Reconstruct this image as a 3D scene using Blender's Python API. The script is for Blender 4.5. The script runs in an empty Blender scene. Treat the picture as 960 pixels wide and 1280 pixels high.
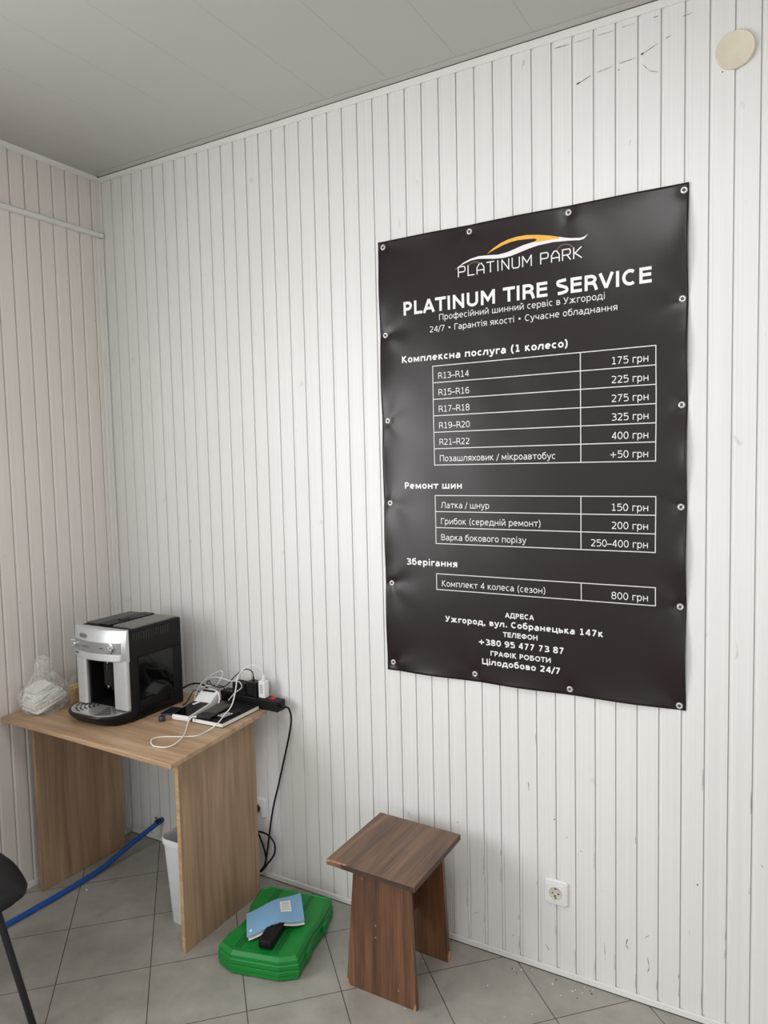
import bpy, bmesh, math, random
from mathutils import Vector, Matrix, Euler, noise

random.seed(7)
SC = bpy.context.scene
COL = SC.collection
PI = math.pi

# ------------------------------------------------------------------ camera
def make_camera():
    loc = Vector((2.6979, -2.2437, 1.6931))
    yaw, pitch, roll, f = -0.5239, -0.0709, -0.0232, 913.53
    fw = Vector((math.sin(yaw) * math.cos(pitch), math.cos(yaw) * math.cos(pitch), math.sin(pitch)))
    rt = Vector((math.cos(yaw), -math.sin(yaw), 0))
    up = rt.cross(fw)
    r2 = math.cos(roll) * rt + math.sin(roll) * up
    u2 = -math.sin(roll) * rt + math.cos(roll) * up
    cd = bpy.data.cameras.new('camera')
    cd.sensor_fit = 'VERTICAL'
    cd.sensor_height = 36.0
    cd.sensor_width = 27.0
    cd.lens = f * 36.0 / 1280.0
    cd.clip_start = 0.02
    cam = bpy.data.objects.new('camera', cd)
    m = Matrix((r2, u2, -fw)).transposed().to_4x4()
    m.translation = loc
    cam.matrix_world = m
    COL.objects.link(cam)
    SC.camera = cam
make_camera()

# ------------------------------------------------------------------ light
SC.view_settings.view_transform = 'Standard'
SC.view_settings.look = 'None'
SC.view_settings.gamma = 1.0
SC.view_settings.exposure = 0.07
SC.view_settings.use_curve_mapping = False

W = bpy.data.worlds.new('sky')
SC.world = W
W.use_nodes = True
W.node_tree.nodes['Background'].inputs[0].default_value = (0.80, 0.88, 1.0, 1)
W.node_tree.nodes['Background'].inputs[1].default_value = 0.6

def area(name, loc, direction, sx, sy, power, color, spread=PI):
    l = bpy.data.lights.new(name, 'AREA')
    l.shape = 'RECTANGLE'
    l.size, l.size_y = sx, sy
    l.energy = power
    l.color = color
    l.spread = spread
    o = bpy.data.objects.new(name, l)
    o.location = loc
    o.rotation_euler = Vector(direction).to_track_quat('-Z', 'Y').to_euler()
    COL.objects.link(o)
    return o
# daylight through the window in the left wall (behind the left frame edge)
area('window_daylight', (0.004, -2.55, 1.60), (1, 0.0, -0.05), 1.9, 1.5, 76, (0.965, 0.98, 1.0))
# daylight through the glazed shop front behind the photographer
area('shopfront_daylight', (3.1, -4.196, 1.45), (0.05, 1, 0.0), 2.0, 2.0, 27, (0.96, 0.98, 1.0))
# ceiling LED panel behind the camera
area('ceiling_panel_light', (2.1, -1.45, 2.905), (0, 0, -1), 0.58, 0.58, 15, (0.98, 0.985, 1.0))

# ------------------------------------------------------------------ helpers
def lin(c):
    return tuple(((v / 255) / 12.92 if v / 255 <= 0.04045 else ((v / 255 + 0.055) / 1.055) ** 2.4) for v in c) + (1,)

def mat(name, rgb, rough=0.5, metal=0.0, var=0.06, scale=20.0, bump=0.0, bscale=200.0, spec=0.5, stretch=(1, 1, 1), coat=0.0):
    """principled material with a little procedural colour variation and bump"""
    m = bpy.data.materials.new(name)
    m.use_nodes = True
    nt = m.node_tree
    b = nt.nodes['Principled BSDF']
    b.inputs['Roughness'].default_value = rough
    b.inputs['Metallic'].default_value = metal
    b.inputs['Specular IOR Level'].default_value = spec
    b.inputs['Coat Weight'].default_value = coat
    tc = nt.nodes.new('ShaderNodeTexCoord')
    mp = nt.nodes.new('ShaderNodeMapping')
    mp.inputs['Scale'].default_value = stretch
    nt.links.new(tc.outputs['Object'], mp.inputs['Vector'])
    n = nt.nodes.new('ShaderNodeTexNoise')
    n.inputs['Scale'].default_value = scale
    n.inputs['Detail'].default_value = 4
    nt.links.new(mp.outputs[0], n.inputs['Vector'])
    r = nt.nodes.new('ShaderNodeValToRGB')
    c = lin(rgb)
    r.color_ramp.elements[0].position = 0.3
    r.color_ramp.elements[1].position = 0.7
    r.color_ramp.elements[0].color = tuple(v * (1 - var) for v in c[:3]) + (1,)
    r.color_ramp.elements[1].color = tuple(min(1, v * (1 + var)) for v in c[:3]) + (1,)
    nt.links.new(n.outputs['Fac'], r.inputs[0])
    nt.links.new(r.outputs[0], b.inputs['Base Color'])
    if bump:
        n2 = nt.nodes.new('ShaderNodeTexNoise')
        n2.inputs['Scale'].default_value = bscale
        n2.inputs['Detail'].default_value = 3
        nt.links.new(mp.outputs[0], n2.inputs['Vector'])
        bp = nt.nodes.new('ShaderNodeBump')
        bp.inputs['Strength'].default_value = bump
        bp.inputs['Distance'].default_value = 0.002
        nt.links.new(n2.outputs['Fac'], bp.inputs['Height'])
        nt.links.new(bp.outputs[0], b.inputs['Normal'])
    return m

def wood(name, dark, mid, light, axis, rough=0.5, fine=1.0):
    """wood decor; grain runs along axis 0/1/2 of the object"""
    m = bpy.data.materials.new(name)
    m.use_nodes = True
    nt = m.node_tree
    b = nt.nodes['Principled BSDF']
    b.inputs['Roughness'].default_value = rough
    tc = nt.nodes.new('ShaderNodeTexCoord')
    def noise_tex(sc_along, sc_across, detail, dist=0.0):
        mp = nt.nodes.new('ShaderNodeMapping')
        s = [sc_across] * 3
        s[axis] = sc_along
        mp.inputs['Scale'].default_value = s
        nt.links.new(tc.outputs['Object'], mp.inputs['Vector'])
        n = nt.nodes.new('ShaderNodeTexNoise')
        n.inputs['Scale'].default_value = 1.0
        n.inputs['Detail'].default_value = detail
        n.inputs['Distortion'].default_value = dist
        nt.links.new(mp.outputs[0], n.inputs['Vector'])
        return n
    a = noise_tex(1.6, 16 * fine, 3, 0.8)
    f = noise_tex(6.0, 150 * fine, 4)
    mix = nt.nodes.new('ShaderNodeMix')
    mix.data_type = 'FLOAT'
    mix.inputs[0].default_value = 0.42
    nt.links.new(a.outputs['Fac'], mix.inputs[2])
    nt.links.new(f.outputs['Fac'], mix.inputs[3])
    r = nt.nodes.new('ShaderNodeValToRGB')
    r.color_ramp.elements[0].position = 0.34
    r.color_ramp.elements[0].color = lin(dark)
    r.color_ramp.elements[1].position = 0.66
    r.color_ramp.elements[1].color = lin(light)
    e = r.color_ramp.elements.new(0.5)
    e.color = lin(mid)
    nt.links.new(mix.outputs[0], r.inputs[0])
    nt.links.new(r.outputs[0], b.inputs['Base Color'])
    bp = nt.nodes.new('ShaderNodeBump')
    bp.inputs['Strength'].default_value = 0.08
    bp.inputs['Distance'].default_value = 0.001
    nt.links.new(f.outputs['Fac'], bp.inputs['Height'])
    nt.links.new(bp.outputs[0], b.inputs['Normal'])
    return m

def clear_film(name, tint, fac, rough=0.18):
    m = bpy.data.materials.new(name)
    m.use_nodes = True
    nt = m.node_tree
    b = nt.nodes['Principled BSDF']
    b.inputs['Base Color'].default_value = lin(tint)
    b.inputs['Roughness'].default_value = rough
    b.inputs['Specular IOR Level'].default_value = 0.9
    tr = nt.nodes.new('ShaderNodeBsdfTransparent')
    mx = nt.nodes.new('ShaderNodeMixShader')
    n = nt.nodes.new('ShaderNodeTexNoise')
    n.inputs['Scale'].default_value = 38
    n.inputs['Detail'].default_value = 5
    n.inputs['Distortion'].default_value = 1.5
    tc = nt.nodes.new('ShaderNodeTexCoord')
    nt.links.new(tc.outputs['Object'], n.inputs['Vector'])
    mr = nt.nodes.new('ShaderNodeMapRange')
    mr.inputs[1].default_value = 0.35
    mr.inputs[2].default_value = 0.75
    mr.inputs[3].default_value = fac * 0.35
    mr.inputs[4].default_value = fac * 1.8
    nt.links.new(n.outputs['Fac'], mr.inputs[0])
    nt.links.new(mr.outputs[0], mx.inputs[0])
    nt.links.new(tr.outputs[0], mx.inputs[1])
    nt.links.new(b.outputs[0], mx.inputs[2])
    nt.links.new(mx.outputs[0], nt.nodes['Material Output'].inputs[0])
    return m

def spline(pts, k=6):
    p = [Vector(q) for q in pts]
    if len(p) < 3:
        return p
    out = []
    for i in range(len(p) - 1):
        a = p[i - 1] if i else p[0] * 2 - p[1]
        b, c = p[i], p[i + 1]
        d = p[i + 2] if i + 2 < len(p) else p[-1] * 2 - p[-2]
        for j in range(k):
            t = j / k
            out.append(0.5 * ((2 * b) + (c - a) * t + (2 * a - 5 * b + 4 * c - d) * t * t + (3 * b - a - 3 * c + d) * t ** 3))
    out.append(p[-1])
    return out

class MB:
    def __init__(s):
        s.v, s.f, s.m = [], [], []
    def add(s, vs, fs, mi=0):
        o = len(s.v)
        s.v += [tuple(v) for v in vs]
        s.f += [tuple(i + o for i in f) for f in fs]
        s.m += [mi] * len(fs)
        return s
    def box(s, x0, x1, y0, y1, z0, z1, mi=0):
        vs = [(x, y, z) for z in (z0, z1) for y in (y0, y1) for x in (x0, x1)]
        return s.add(vs, [(0, 2, 3, 1), (4, 5, 7, 6), (0, 1, 5, 4), (2, 6, 7, 3), (0, 4, 6, 2), (1, 3, 7, 5)], mi)
    def obox(s, c, size, rot=(0, 0, 0), mi=0):
        M = Euler(rot).to_matrix()
        h = [q / 2 for q in size]
        vs = [Vector(c) + M @ Vector((sx * h[0], sy * h[1], sz * h[2])) for sz in (-1, 1) for sy in (-1, 1) for sx in (-1, 1)]
        return s.add(vs, [(0, 2, 3, 1), (4, 5, 7, 6), (0, 1, 5, 4), (2, 6, 7, 3), (0, 4, 6, 2), (1, 3, 7, 5)], mi)
    def loft(s, rings, cap0=True, cap1=True, mi=0, closed=True):
        n = len(rings[0])
        vs = [v for r in rings for v in r]
        fs = []
        for i in range(len(rings) - 1):
            for j in range(n if closed else n - 1):
                k = (j + 1) % n
                fs.append((i * n + j, i * n + k, (i + 1) * n + k, (i + 1) * n + j))
        if cap0: fs.append(tuple(range(n - 1, -1, -1)))
        if cap1: fs.append(tuple((len(rings) - 1) * n + j for j in range(n)))
        return s.add(vs, fs, mi)
    def prism(s, poly, axis, lo, hi, mi=0):
        """poly in the two remaining axes (in order), extruded along axis"""
        def P(a, b, t):
            return {0: (t, a, b), 1: (a, t, b), 2: (a, b, t)}[axis]
        return s.loft([[P(a, b, lo) for a, b in poly], [P(a, b, hi) for a, b in poly]], mi=mi)
    def tube(s, pts, r, n=8, k=6, mi=0, smooth=True):
        p = spline(pts, k) if smooth else [Vector(q) for q in pts]
        rings = []
        nrm = None
        for i, q in enumerate(p):
            t = (p[min(i + 1, len(p) - 1)] - p[max(i - 1, 0)])
            if t.length < 1e-9: t = Vector((0, 0, 1))
            t.normalize()
            if nrm is None:
                nrm = t.orthogonal().normalized()
            nrm = (nrm - t * nrm.dot(t))
            nrm = nrm.normalized() if nrm.length > 1e-6 else t.orthogonal().normalized()
            bn = t.cross(nrm)
            rr = r(i / (len(p) - 1)) if callable(r) else r
            rings.append([q + rr * (math.cos(2 * PI * j / n) * nrm + math.sin(2 * PI * j / n) * bn) for j in range(n)])
        return s.loft(rings, mi=mi)
    def lathe(s, prof, c=(0, 0, 0), axis=(0, 0, 1), n=24, mi=0, cap0=True, cap1=True):
        """prof: list of (radius, height) along axis from c"""
        a = Vector(axis).normalized()
        u = a.orthogonal().normalized()
        w = a.cross(u)
        rings = [[Vector(c) + a * h + r * (math.cos(2 * PI * j / n) * u + math.sin(2 * PI * j / n) * w) for j in range(n)] for r, h in prof]
        return s.loft(rings, cap0=cap0, cap1=cap1, mi=mi)
    def build(s, name, mats, parent=None, loc=None, rot=None, bevel=0, seg=2, smooth=False, angle=35, recalc=True):
        me = bpy.data.meshes.new(name)
        me.from_pydata([tuple(v) for v in s.v], [], s.f)
        for q in (mats if isinstance(mats, (list, tuple)) else [mats]):
            me.materials.append(q)
        for p, i in zip(me.polygons, s.m):
            p.material_index = i
        if recalc:
            bm = bmesh.new()
            bm.from_mesh(me)
            bmesh.ops.recalc_face_normals(bm, faces=bm.faces)
            bm.to_mesh(me)
            bm.free()
        me.update()
        if smooth:
            for p in me.polygons: p.use_smooth = True
            me.set_sharp_from_angle(angle=math.radians(angle))
        o = bpy.data.objects.new(name, me)
        COL.objects.link(o)
        if parent: o.parent = parent
        if loc: o.location = loc
        if rot: o.rotation_euler = rot
        if bevel:
            b = o.modifiers.new('bevel', 'BEVEL')
            b.width = bevel
            b.segments = seg
            b.limit_method = 'ANGLE'
            b.angle_limit = math.radians(40)
            b.harden_normals = False
        return o

def tag(o, label, cat, group=None):
    o['label'] = label
    o['category'] = cat
    if group: o['group'] = group
    return o

def thing(name, label, cat, loc=(0, 0, 0), rz=0, group=None):
    o = bpy.data.objects.new(name, None)
    o.empty_display_size = 0.05
    COL.objects.link(o)
    o.location = loc
    o.rotation_euler = (0, 0, rz)
    return tag(o, label, cat, group)

def struct(o):
    o['kind'] = 'structure'
    return o

def rrect(x0, x1, y0, y1, r, n=5):
    out = []
    for cx, cy, a0 in ((x1 - r, y1 - r, 0), (x0 + r, y1 - r, 90), (x0 + r, y0 + r, 180), (x1 - r, y0 + r, 270)):
        for i in range(n + 1):
            a = math.radians(a0 + 90 * i / n)
            out.append((cx + r * math.cos(a), cy + r * math.sin(a)))
    return out

# ------------------------------------------------------------------ materials
def panel_mat(name, rgb, wall_axis):
    """white plastic cladding, a little grubby, faint vertical ribs"""
    m = bpy.data.materials.new(name)
    m.use_nodes = True
    nt = m.node_tree
    b = nt.nodes['Principled BSDF']
    b.inputs['Roughness'].default_value = 0.42
    tc = nt.nodes.new('ShaderNodeTexCoord')
    def nz(scale, stretch, detail=4, dist=0):
        mp = nt.nodes.new('ShaderNodeMapping')
        mp.inputs['Scale'].default_value = stretch
        nt.links.new(tc.outputs['Object'], mp.inputs['Vector'])
        n = nt.nodes.new('ShaderNodeTexNoise')
        n.inputs['Scale'].default_value = scale
        n.inputs['Detail'].default_value = detail
        n.inputs['Distortion'].default_value = dist
        nt.links.new(mp.outputs[0], n.inputs['Vector'])
        return n
    streak = nz(1.0, (130, 130, 0.8), 3)
    cloud = nz(2.2, (1, 1, 0.6), 4)
    r1 = nt.nodes.new('ShaderNodeValToRGB')
    r1.color_ramp.elements[0].position = 0.3
    r1.color_ramp.elements[1].position = 0.7
    c = lin(rgb)
    r1.color_ramp.elements[0].color = tuple(v * 0.93 for v in c[:3]) + (1,)
    r1.color_ramp.elements[1].color = tuple(min(1, v * 1.05) for v in c[:3]) + (1,)
    mx = nt.nodes.new('ShaderNodeMix')
    mx.data_type = 'FLOAT'
    mx.inputs[0].default_value = 0.45
    nt.links.new(streak.outputs['Fac'], mx.inputs[2])
    nt.links.new(cloud.outputs['Fac'], mx.inputs[3])
    nt.links.new(mx.outputs[0], r1.inputs[0])
    # sparse grey dirt specks
    sp = nz(26, (1, 1, 0.45), 6, 0.6)
    r2 = nt.nodes.new('ShaderNodeValToRGB')
    r2.color_ramp.elements[0].position = 0.70
    r2.color_ramp.elements[1].position = 0.80
    r2.color_ramp.elements[0].color = (0, 0, 0, 1)
    r2.color_ramp.elements[1].color = (0.5, 0.5, 0.5, 1)
    nt.links.new(sp.outputs['Fac'], r2.inputs[0])
    m2 = nt.nodes.new('ShaderNodeMix')
    m2.data_type = 'RGBA'
    nt.links.new(r2.outputs[0], m2.inputs[0])
    nt.links.new(r1.outputs[0], m2.inputs[6])
    m2.inputs[7].default_value = lin((150, 145, 135))
    # grime plus painted-in crevice shade in the grooves (geometry lies behind the panel faces)
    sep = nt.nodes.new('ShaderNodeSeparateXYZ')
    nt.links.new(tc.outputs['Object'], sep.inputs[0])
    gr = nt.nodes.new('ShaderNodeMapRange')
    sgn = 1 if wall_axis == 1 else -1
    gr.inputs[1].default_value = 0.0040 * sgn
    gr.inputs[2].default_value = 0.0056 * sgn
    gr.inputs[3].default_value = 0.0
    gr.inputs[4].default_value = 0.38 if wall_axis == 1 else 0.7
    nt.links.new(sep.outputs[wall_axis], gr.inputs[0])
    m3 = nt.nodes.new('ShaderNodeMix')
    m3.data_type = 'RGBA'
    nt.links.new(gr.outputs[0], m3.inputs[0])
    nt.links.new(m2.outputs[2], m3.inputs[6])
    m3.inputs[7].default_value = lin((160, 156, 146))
    nt.links.new(m3.outputs[2], b.inputs['Base Color'])
    bp = nt.nodes.new('ShaderNodeBump')
    bp.inputs['Strength'].default_value = 0.12
    bp.inputs['Distance'].default_value = 0.002
    nt.links.new(streak.outputs['Fac'], bp.inputs['Height'])
    nt.links.new(bp.outputs[0], b.inputs['Normal'])
    return m

def floor_mat():
    m = bpy.data.materials.new('floor_tile')
    m.use_nodes = True
    nt = m.node_tree
    b = nt.nodes['Principled BSDF']
    b.inputs['Roughness'].default_value = 0.45
    tc = nt.nodes.new('ShaderNodeTexCoord')
    mp = nt.nodes.new('ShaderNodeMapping')
    mp.vector_type = 'TEXTURE'
    mp.inputs['Location'].default_value = (0.1678, -0.3999, 0)
    mp.inputs['Rotation'].default_value = (0, 0, 0.7838)
    nt.links.new(tc.outputs['Object'], mp.inputs['Vector'])
    n1 = nt.nodes.new('ShaderNodeTexNoise')
    n1.inputs['Scale'].default_value = 7
    n1.inputs['Detail'].default_value = 7
    n1.inputs['Roughness'].default_value = 0.62
    nt.links.new(tc.outputs['Object'], n1.inputs['Vector'])
    r1 = nt.nodes.new('ShaderNodeValToRGB')
    r1.color_ramp.elements[0].position = 0.32
    r1.color_ramp.elements[0].color = lin((148, 144, 136))
    r1.color_ramp.elements[1].position = 0.66
    r1.color_ramp.elements[1].color = lin((168, 164, 156))
    nt.links.new(n1.outputs['Fac'], r1.inputs[0])
    n2 = nt.nodes.new('ShaderNodeTexNoise')
    n2.inputs['Scale'].default_value = 11
    n2.inputs['Detail'].default_value = 5
    nt.links.new(mp.outputs[0], n2.inputs['Vector'])
    r2 = nt.nodes.new('ShaderNodeValToRGB')
    r2.color_ramp.elements[0].position = 0.63
    r2.color_ramp.elements[0].color = (0, 0, 0, 1)
    r2.color_ramp.elements[1].position = 0.82
    r2.color_ramp.elements[1].color = (0.5, 0.5, 0.5, 1)
    nt.links.new(n2.outputs['Fac'], r2.inputs[0])
    m1 = nt.nodes.new('ShaderNodeMix')
    m1.data_type = 'RGBA'
    nt.links.new(r2.outputs[0], m1.inputs[0])
    nt.links.new(r1.outputs[0], m1.inputs[6])
    m1.inputs[7].default_value = lin((105, 98, 88))
    bk = nt.nodes.new('ShaderNodeTexBrick')
    bk.offset = 0.0
    bk.squash = 1.0
    bk.inputs['Scale'].default_value = 1.0
    bk.inputs['Brick Width'].default_value = 0.2987
    bk.inputs['Row Height'].default_value = 0.2987
    bk.inputs['Mortar Size'].default_value = 0.0017
    bk.inputs['Mortar Smooth'].default_value = 0.1
    bk.inputs['Mortar'].default_value = lin((84, 74, 64))
    nt.links.new(mp.outputs[0], bk.inputs['Vector'])
    nt.links.new(m1.outputs[2], bk.inputs['Color1'])
    nt.links.new(m1.outputs[2], bk.inputs['Color2'])
    nt.links.new(bk.outputs['Color'], b.inputs['Base Color'])
    inv = nt.nodes.new('ShaderNodeMath')
    inv.operation = 'SUBTRACT'
    inv.inputs[0].default_value = 1
    nt.links.new(bk.outputs['Fac'], inv.inputs[1])
    bp = nt.nodes.new('ShaderNodeBump')
    bp.inputs['Strength'].default_value = 0.5
    bp.inputs['Distance'].default_value = 0.002
    nt.links.new(inv.outputs[0], bp.inputs['Height'])
    nt.links.new(bp.outputs[0], b.inputs['Normal'])
    return m

M = {}
M['panel_b'] = panel_mat('white_cladding', (230, 229, 226), 1)
M['panel_l'] = panel_mat('white_cladding_side', (226, 220, 215), 0)
M['trim'] = mat('white_trim', (226, 225, 221), 0.4, var=0.03, scale=6)
M['ceil'] = mat('ceiling_panel', (186, 184, 179), 0.55, var=0.03, scale=1.2)
M['floor'] = floor_mat()
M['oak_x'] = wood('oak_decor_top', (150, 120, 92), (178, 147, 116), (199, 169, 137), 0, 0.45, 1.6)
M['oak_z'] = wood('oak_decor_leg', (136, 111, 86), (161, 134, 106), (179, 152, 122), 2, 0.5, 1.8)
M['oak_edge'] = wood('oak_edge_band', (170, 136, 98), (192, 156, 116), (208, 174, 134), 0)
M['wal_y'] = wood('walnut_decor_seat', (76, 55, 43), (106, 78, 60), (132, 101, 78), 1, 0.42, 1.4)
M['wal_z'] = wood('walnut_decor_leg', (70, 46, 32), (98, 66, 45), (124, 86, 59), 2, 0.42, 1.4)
M['wal_edge'] = mat('walnut_edge', (66, 48, 40), 0.5, var=0.2, scale=60)
M['chip'] = mat('chipped_board', (176, 132, 98), 0.8, var=0.25, scale=120)
M['green'] = mat('green_plastic', (10, 128, 48), 0.42, var=0.07, scale=14, bump=0.05, bscale=300)
M['blue_paper'] = mat('blue_card', (128, 172, 208), 0.55, var=0.04, scale=9)
M['paper'] = mat('white_paper', (236, 235, 230), 0.7, var=0.03, scale=30)
M['black'] = mat('black_plastic', (13, 13, 14), 0.42, var=0.1, scale=40, spec=0.35)
M['black_soft'] = mat('black_matte_plastic', (15, 14, 14), 0.6, var=0.12, scale=60, bump=0.1, spec=0.3)
M['black_gloss'] = mat('black_gloss', (6, 6, 7), 0.10, var=0.05, scale=10, spec=0.45)
M['silver'] = mat('silver_plastic', (206, 208, 209), 0.38, metal=0.55, var=0.03, scale=30)
M['silver_band'] = mat('silver_band', (160, 162, 162), 0.3, metal=0.6, var=0.03, scale=30)
M['chrome'] = mat('chrome', (225, 226, 228), 0.1, metal=1.0, var=0.02)
M['steel'] = mat('steel', (206, 204, 200), 0.32, metal=0.6, var=0.06, scale=60)
M['grey_lid'] = mat('grey_lid', (118, 114, 107), 0.32, metal=0.3, var=0.04)
M['dark_lid'] = mat('dark_lid', (62, 60, 57), 0.35, metal=0.2, var=0.05)
M['white_pl'] = mat('white_plastic', (232, 232, 230), 0.35, var=0.02)
M['grey_pl'] = mat('grey_plastic', (196, 196, 194), 0.4, var=0.02)
M['outlet_in'] = mat('socket_cream', (206, 200, 186), 0.4, var=0.03)
M['bin'] = mat('bin_plastic', (232, 233, 236), 0.35, var=0.02, bump=0.15, bscale=500)
M['cream'] = mat('cream_cap', (222, 213, 192), 0.5, var=0.04, scale=25)
M['red'] = mat('red_switch', (205, 30, 35), 0.3, var=0.05)
M['hose'] = mat('blue_hose', (32, 84, 164), 0.35, var=0.06, scale=20)
M['leather'] = mat('black_leatherette', (27, 26, 30), 0.45, var=0.1, scale=30, bump=0.12, bscale=400, spec=0.35)
M['frame'] = mat('black_painted_tube', (26, 26, 28), 0.35, var=0.1)
M['vinyl'] = mat('banner_vinyl', (27, 13, 14), 0.32, var=0.05, scale=3, bump=0.04, bscale=30, spec=0.40)
M['print'] = mat('banner_white_print', (236, 234, 234), 0.45, var=0.01)
M['print_line'] = mat('banner_line_print', (222, 220, 220), 0.45, var=0.01)
M['orange'] = mat('banner_orange_print', (236, 178, 72), 0.45, var=0.04)
M['brown_print'] = mat('banner_brown_print', (112, 90, 70), 0.45, var=0.04)
M['film'] = clear_film('clear_bag_film', (242, 240, 236), 0.28)
M['green_dark'] = mat('green_plastic_groove', (28, 62, 34), 0.6, var=0.2, scale=80)
M['stick'] = mat('wooden_stick', (232, 194, 122), 0.6, var=0.12, scale=40)
M['cap'] = mat('dark_purple_cap', (52, 46, 66), 0.3, var=0.15, scale=60)
M['dblue'] = mat('dark_blue_plastic', (22, 34, 52), 0.35, var=0.06)
M['dirt'] = mat('scuff', (128, 126, 120), 0.8, var=0.3, scale=90)
M['dirt_dark'] = mat('scuff_dark', (74, 71, 66), 0.8, var=0.3, scale=90)
M['shade_and_fittings'] = mat('dark_shade_and_fittings', (84, 80, 74), 0.8, var=0.2)  # dark tone of the painted shade strips; also colours screws and socket contacts
M['lamp_face'] = mat('lamp_diffuser', (240, 240, 236), 0.5, var=0.01)

# ------------------------------------------------------------------ room shell
H = 2.949
XR, YF = 4.4, -4.2
PITCH, GW, GD = 0.0627, 0.0130, 0.0058

struct(MB().box(-0.1, XR + 0.1, YF - 0.1, 0.1, -0.1, 0.0).build('floor', M['floor']))

ce = MB()
x = 0.0
seams = [0.0] + [0.0 + 0.2472 * k for k in range(0, 18)] + [XR]
seams = sorted(s for s in set(seams) if 0 <= s <= XR)
for a, b in zip(seams[:-1], seams[1:]):
    if b - a < 0.01: continue
    g = 0.0004
    ce.prism([(a + g, H), (b - g, H), (b, H + 0.001), (b, H + 0.08), (a, H + 0.08), (a, H + 0.001)], 1, YF, 0.0)
struct(ce.build('ceiling', M['ceil']))

def groove_profile(t0, t1, first):
    """list of (t, depth) from t0 to t1 with grooves starting at first + k*PITCH"""
    out = [(t0, 0.0)]
    k = math.ceil((t0 - first) / PITCH)
    while True:
        g = first + k * PITCH
        if g + GW >= t1: break
        if g > t0 + 0.002:
            out += [(g, 0.0), (g + 0.0005, GD), (g + 0.0019, GD), (g + 0.0026, 0.0038), (g + GW - 0.0042, 0.0038), (g + GW, 0.0)]
        k += 1
    out.append((t1, 0.0))
    return out

pb = groove_profile(0.0, XR, 2.454 - PITCH * 60)
struct(MB().prism([(t, d) for t, d in pb] + [(XR, 0.07), (0.0, 0.07)], 2, 0.0, H).build('wall_back', M['panel_b']))

wl = MB()
LF = -0.496 - PITCH * 100 * 1.0096
def left_piece(y0, y1, z0, z1, shift=0.0):
    out = [(y0, 0.0)]
    P = 0.0633
    k = math.ceil((y0 - (-0.496 + shift)) / P)
    while True:
        g = -0.496 + shift + k * P
        if g + GW >= y1: break
        if g > y0 + 0.002:
            out += [(g, 0.0), (g + 0.0006, GD), (g + 0.0064, GD), (g + 0.0070, 0.0038), (g + GW - 0.0044, 0.0038), (g + GW, 0.0)]
        k += 1
    out.append((y1, 0.0))
    poly = [(-d, t) for t, d in out] + [(-0.07, y1), (-0.07, y0)]
    wl.prism(poly, 2, z0, z1)
ZL = 2.705
WY0, WY1, WZ0, WZ1 = -3.55, -1.55, 0.85, 2.35
left_piece(YF, WY0, 0, ZL)
left_piece(WY1, 0.0, 0, ZL)
left_piece(WY0, WY1, 0, WZ0)
left_piece(WY0, WY1, WZ1, ZL)
left_piece(YF, 0.0, ZL, H, 0.004)
struct(wl.build('wall_left', M['panel_l']))
struct(MB().box(XR, XR + 0.07, YF, 0.07, 0, H).build('wall_right', M['panel_l']))
# front wall with the shop-front opening the daylight comes through
fw = MB()
fw.box(-0.07, 2.05, YF - 0.07, YF, 0, H)
fw.box(4.15, XR + 0.07, YF - 0.07, YF, 0, H)
fw.box(2.05, 4.15, YF - 0.07, YF, 2.5, H)
fw.box(2.05, 4.15, YF - 0.07, YF, 0, 0.4)
struct(fw.build('wall_front', M['panel_b']))

# window frames (outside the photograph, the daylight enters here)
wf = MB()
for y in (WY0, (WY0 + WY1) / 2 - 0.03, WY1 - 0.06):
    wf.box(-0.06, -0.01, y, y + 0.06, WZ0, WZ1)
wf.box(-0.06, -0.01, WY0, WY1, WZ0, WZ0 + 0.06)
wf.box(-0.06, -0.01, WY0, WY1, WZ1 - 0.06, WZ1)
struct(wf.build('window_1', M['white_pl'], bevel=0.004))
wf = MB()
for x in (2.05, 3.07, 4.09):
    wf.box(x, x + 0.06, YF - 0.06, YF - 0.01, 0.4, 2.5)
wf.box(2.05, 4.15, YF - 0.06, YF - 0.01, 0.4, 0.46)
wf.box(2.05, 4.15, YF - 0.06, YF - 0.01, 2.44, 2.5)
struct(wf.build('window_2', M['white_pl'], bevel=0.004))

gm = bpy.data.materials.new('window_glass')
gm.use_nodes = True
gb = gm.node_tree.nodes['Principled BSDF']
gb.inputs['Transmission Weight'].default_value = 1.0
gb.inputs['Roughness'].default_value = 0.0
gb.inputs['IOR'].default_value = 1.45
p_ = MB().box(-0.038, -0.032, WY0 + 0.03, WY1 - 0.03, WZ0 + 0.03, WZ1 - 0.03).build('pane', gm, bpy.data.objects['window_1'])
p_ = MB().box(2.08, 4.12, YF - 0.038, YF - 0.032, 0.43, 2.47).build('pane', gm, bpy.data.objects['window_2'])

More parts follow.
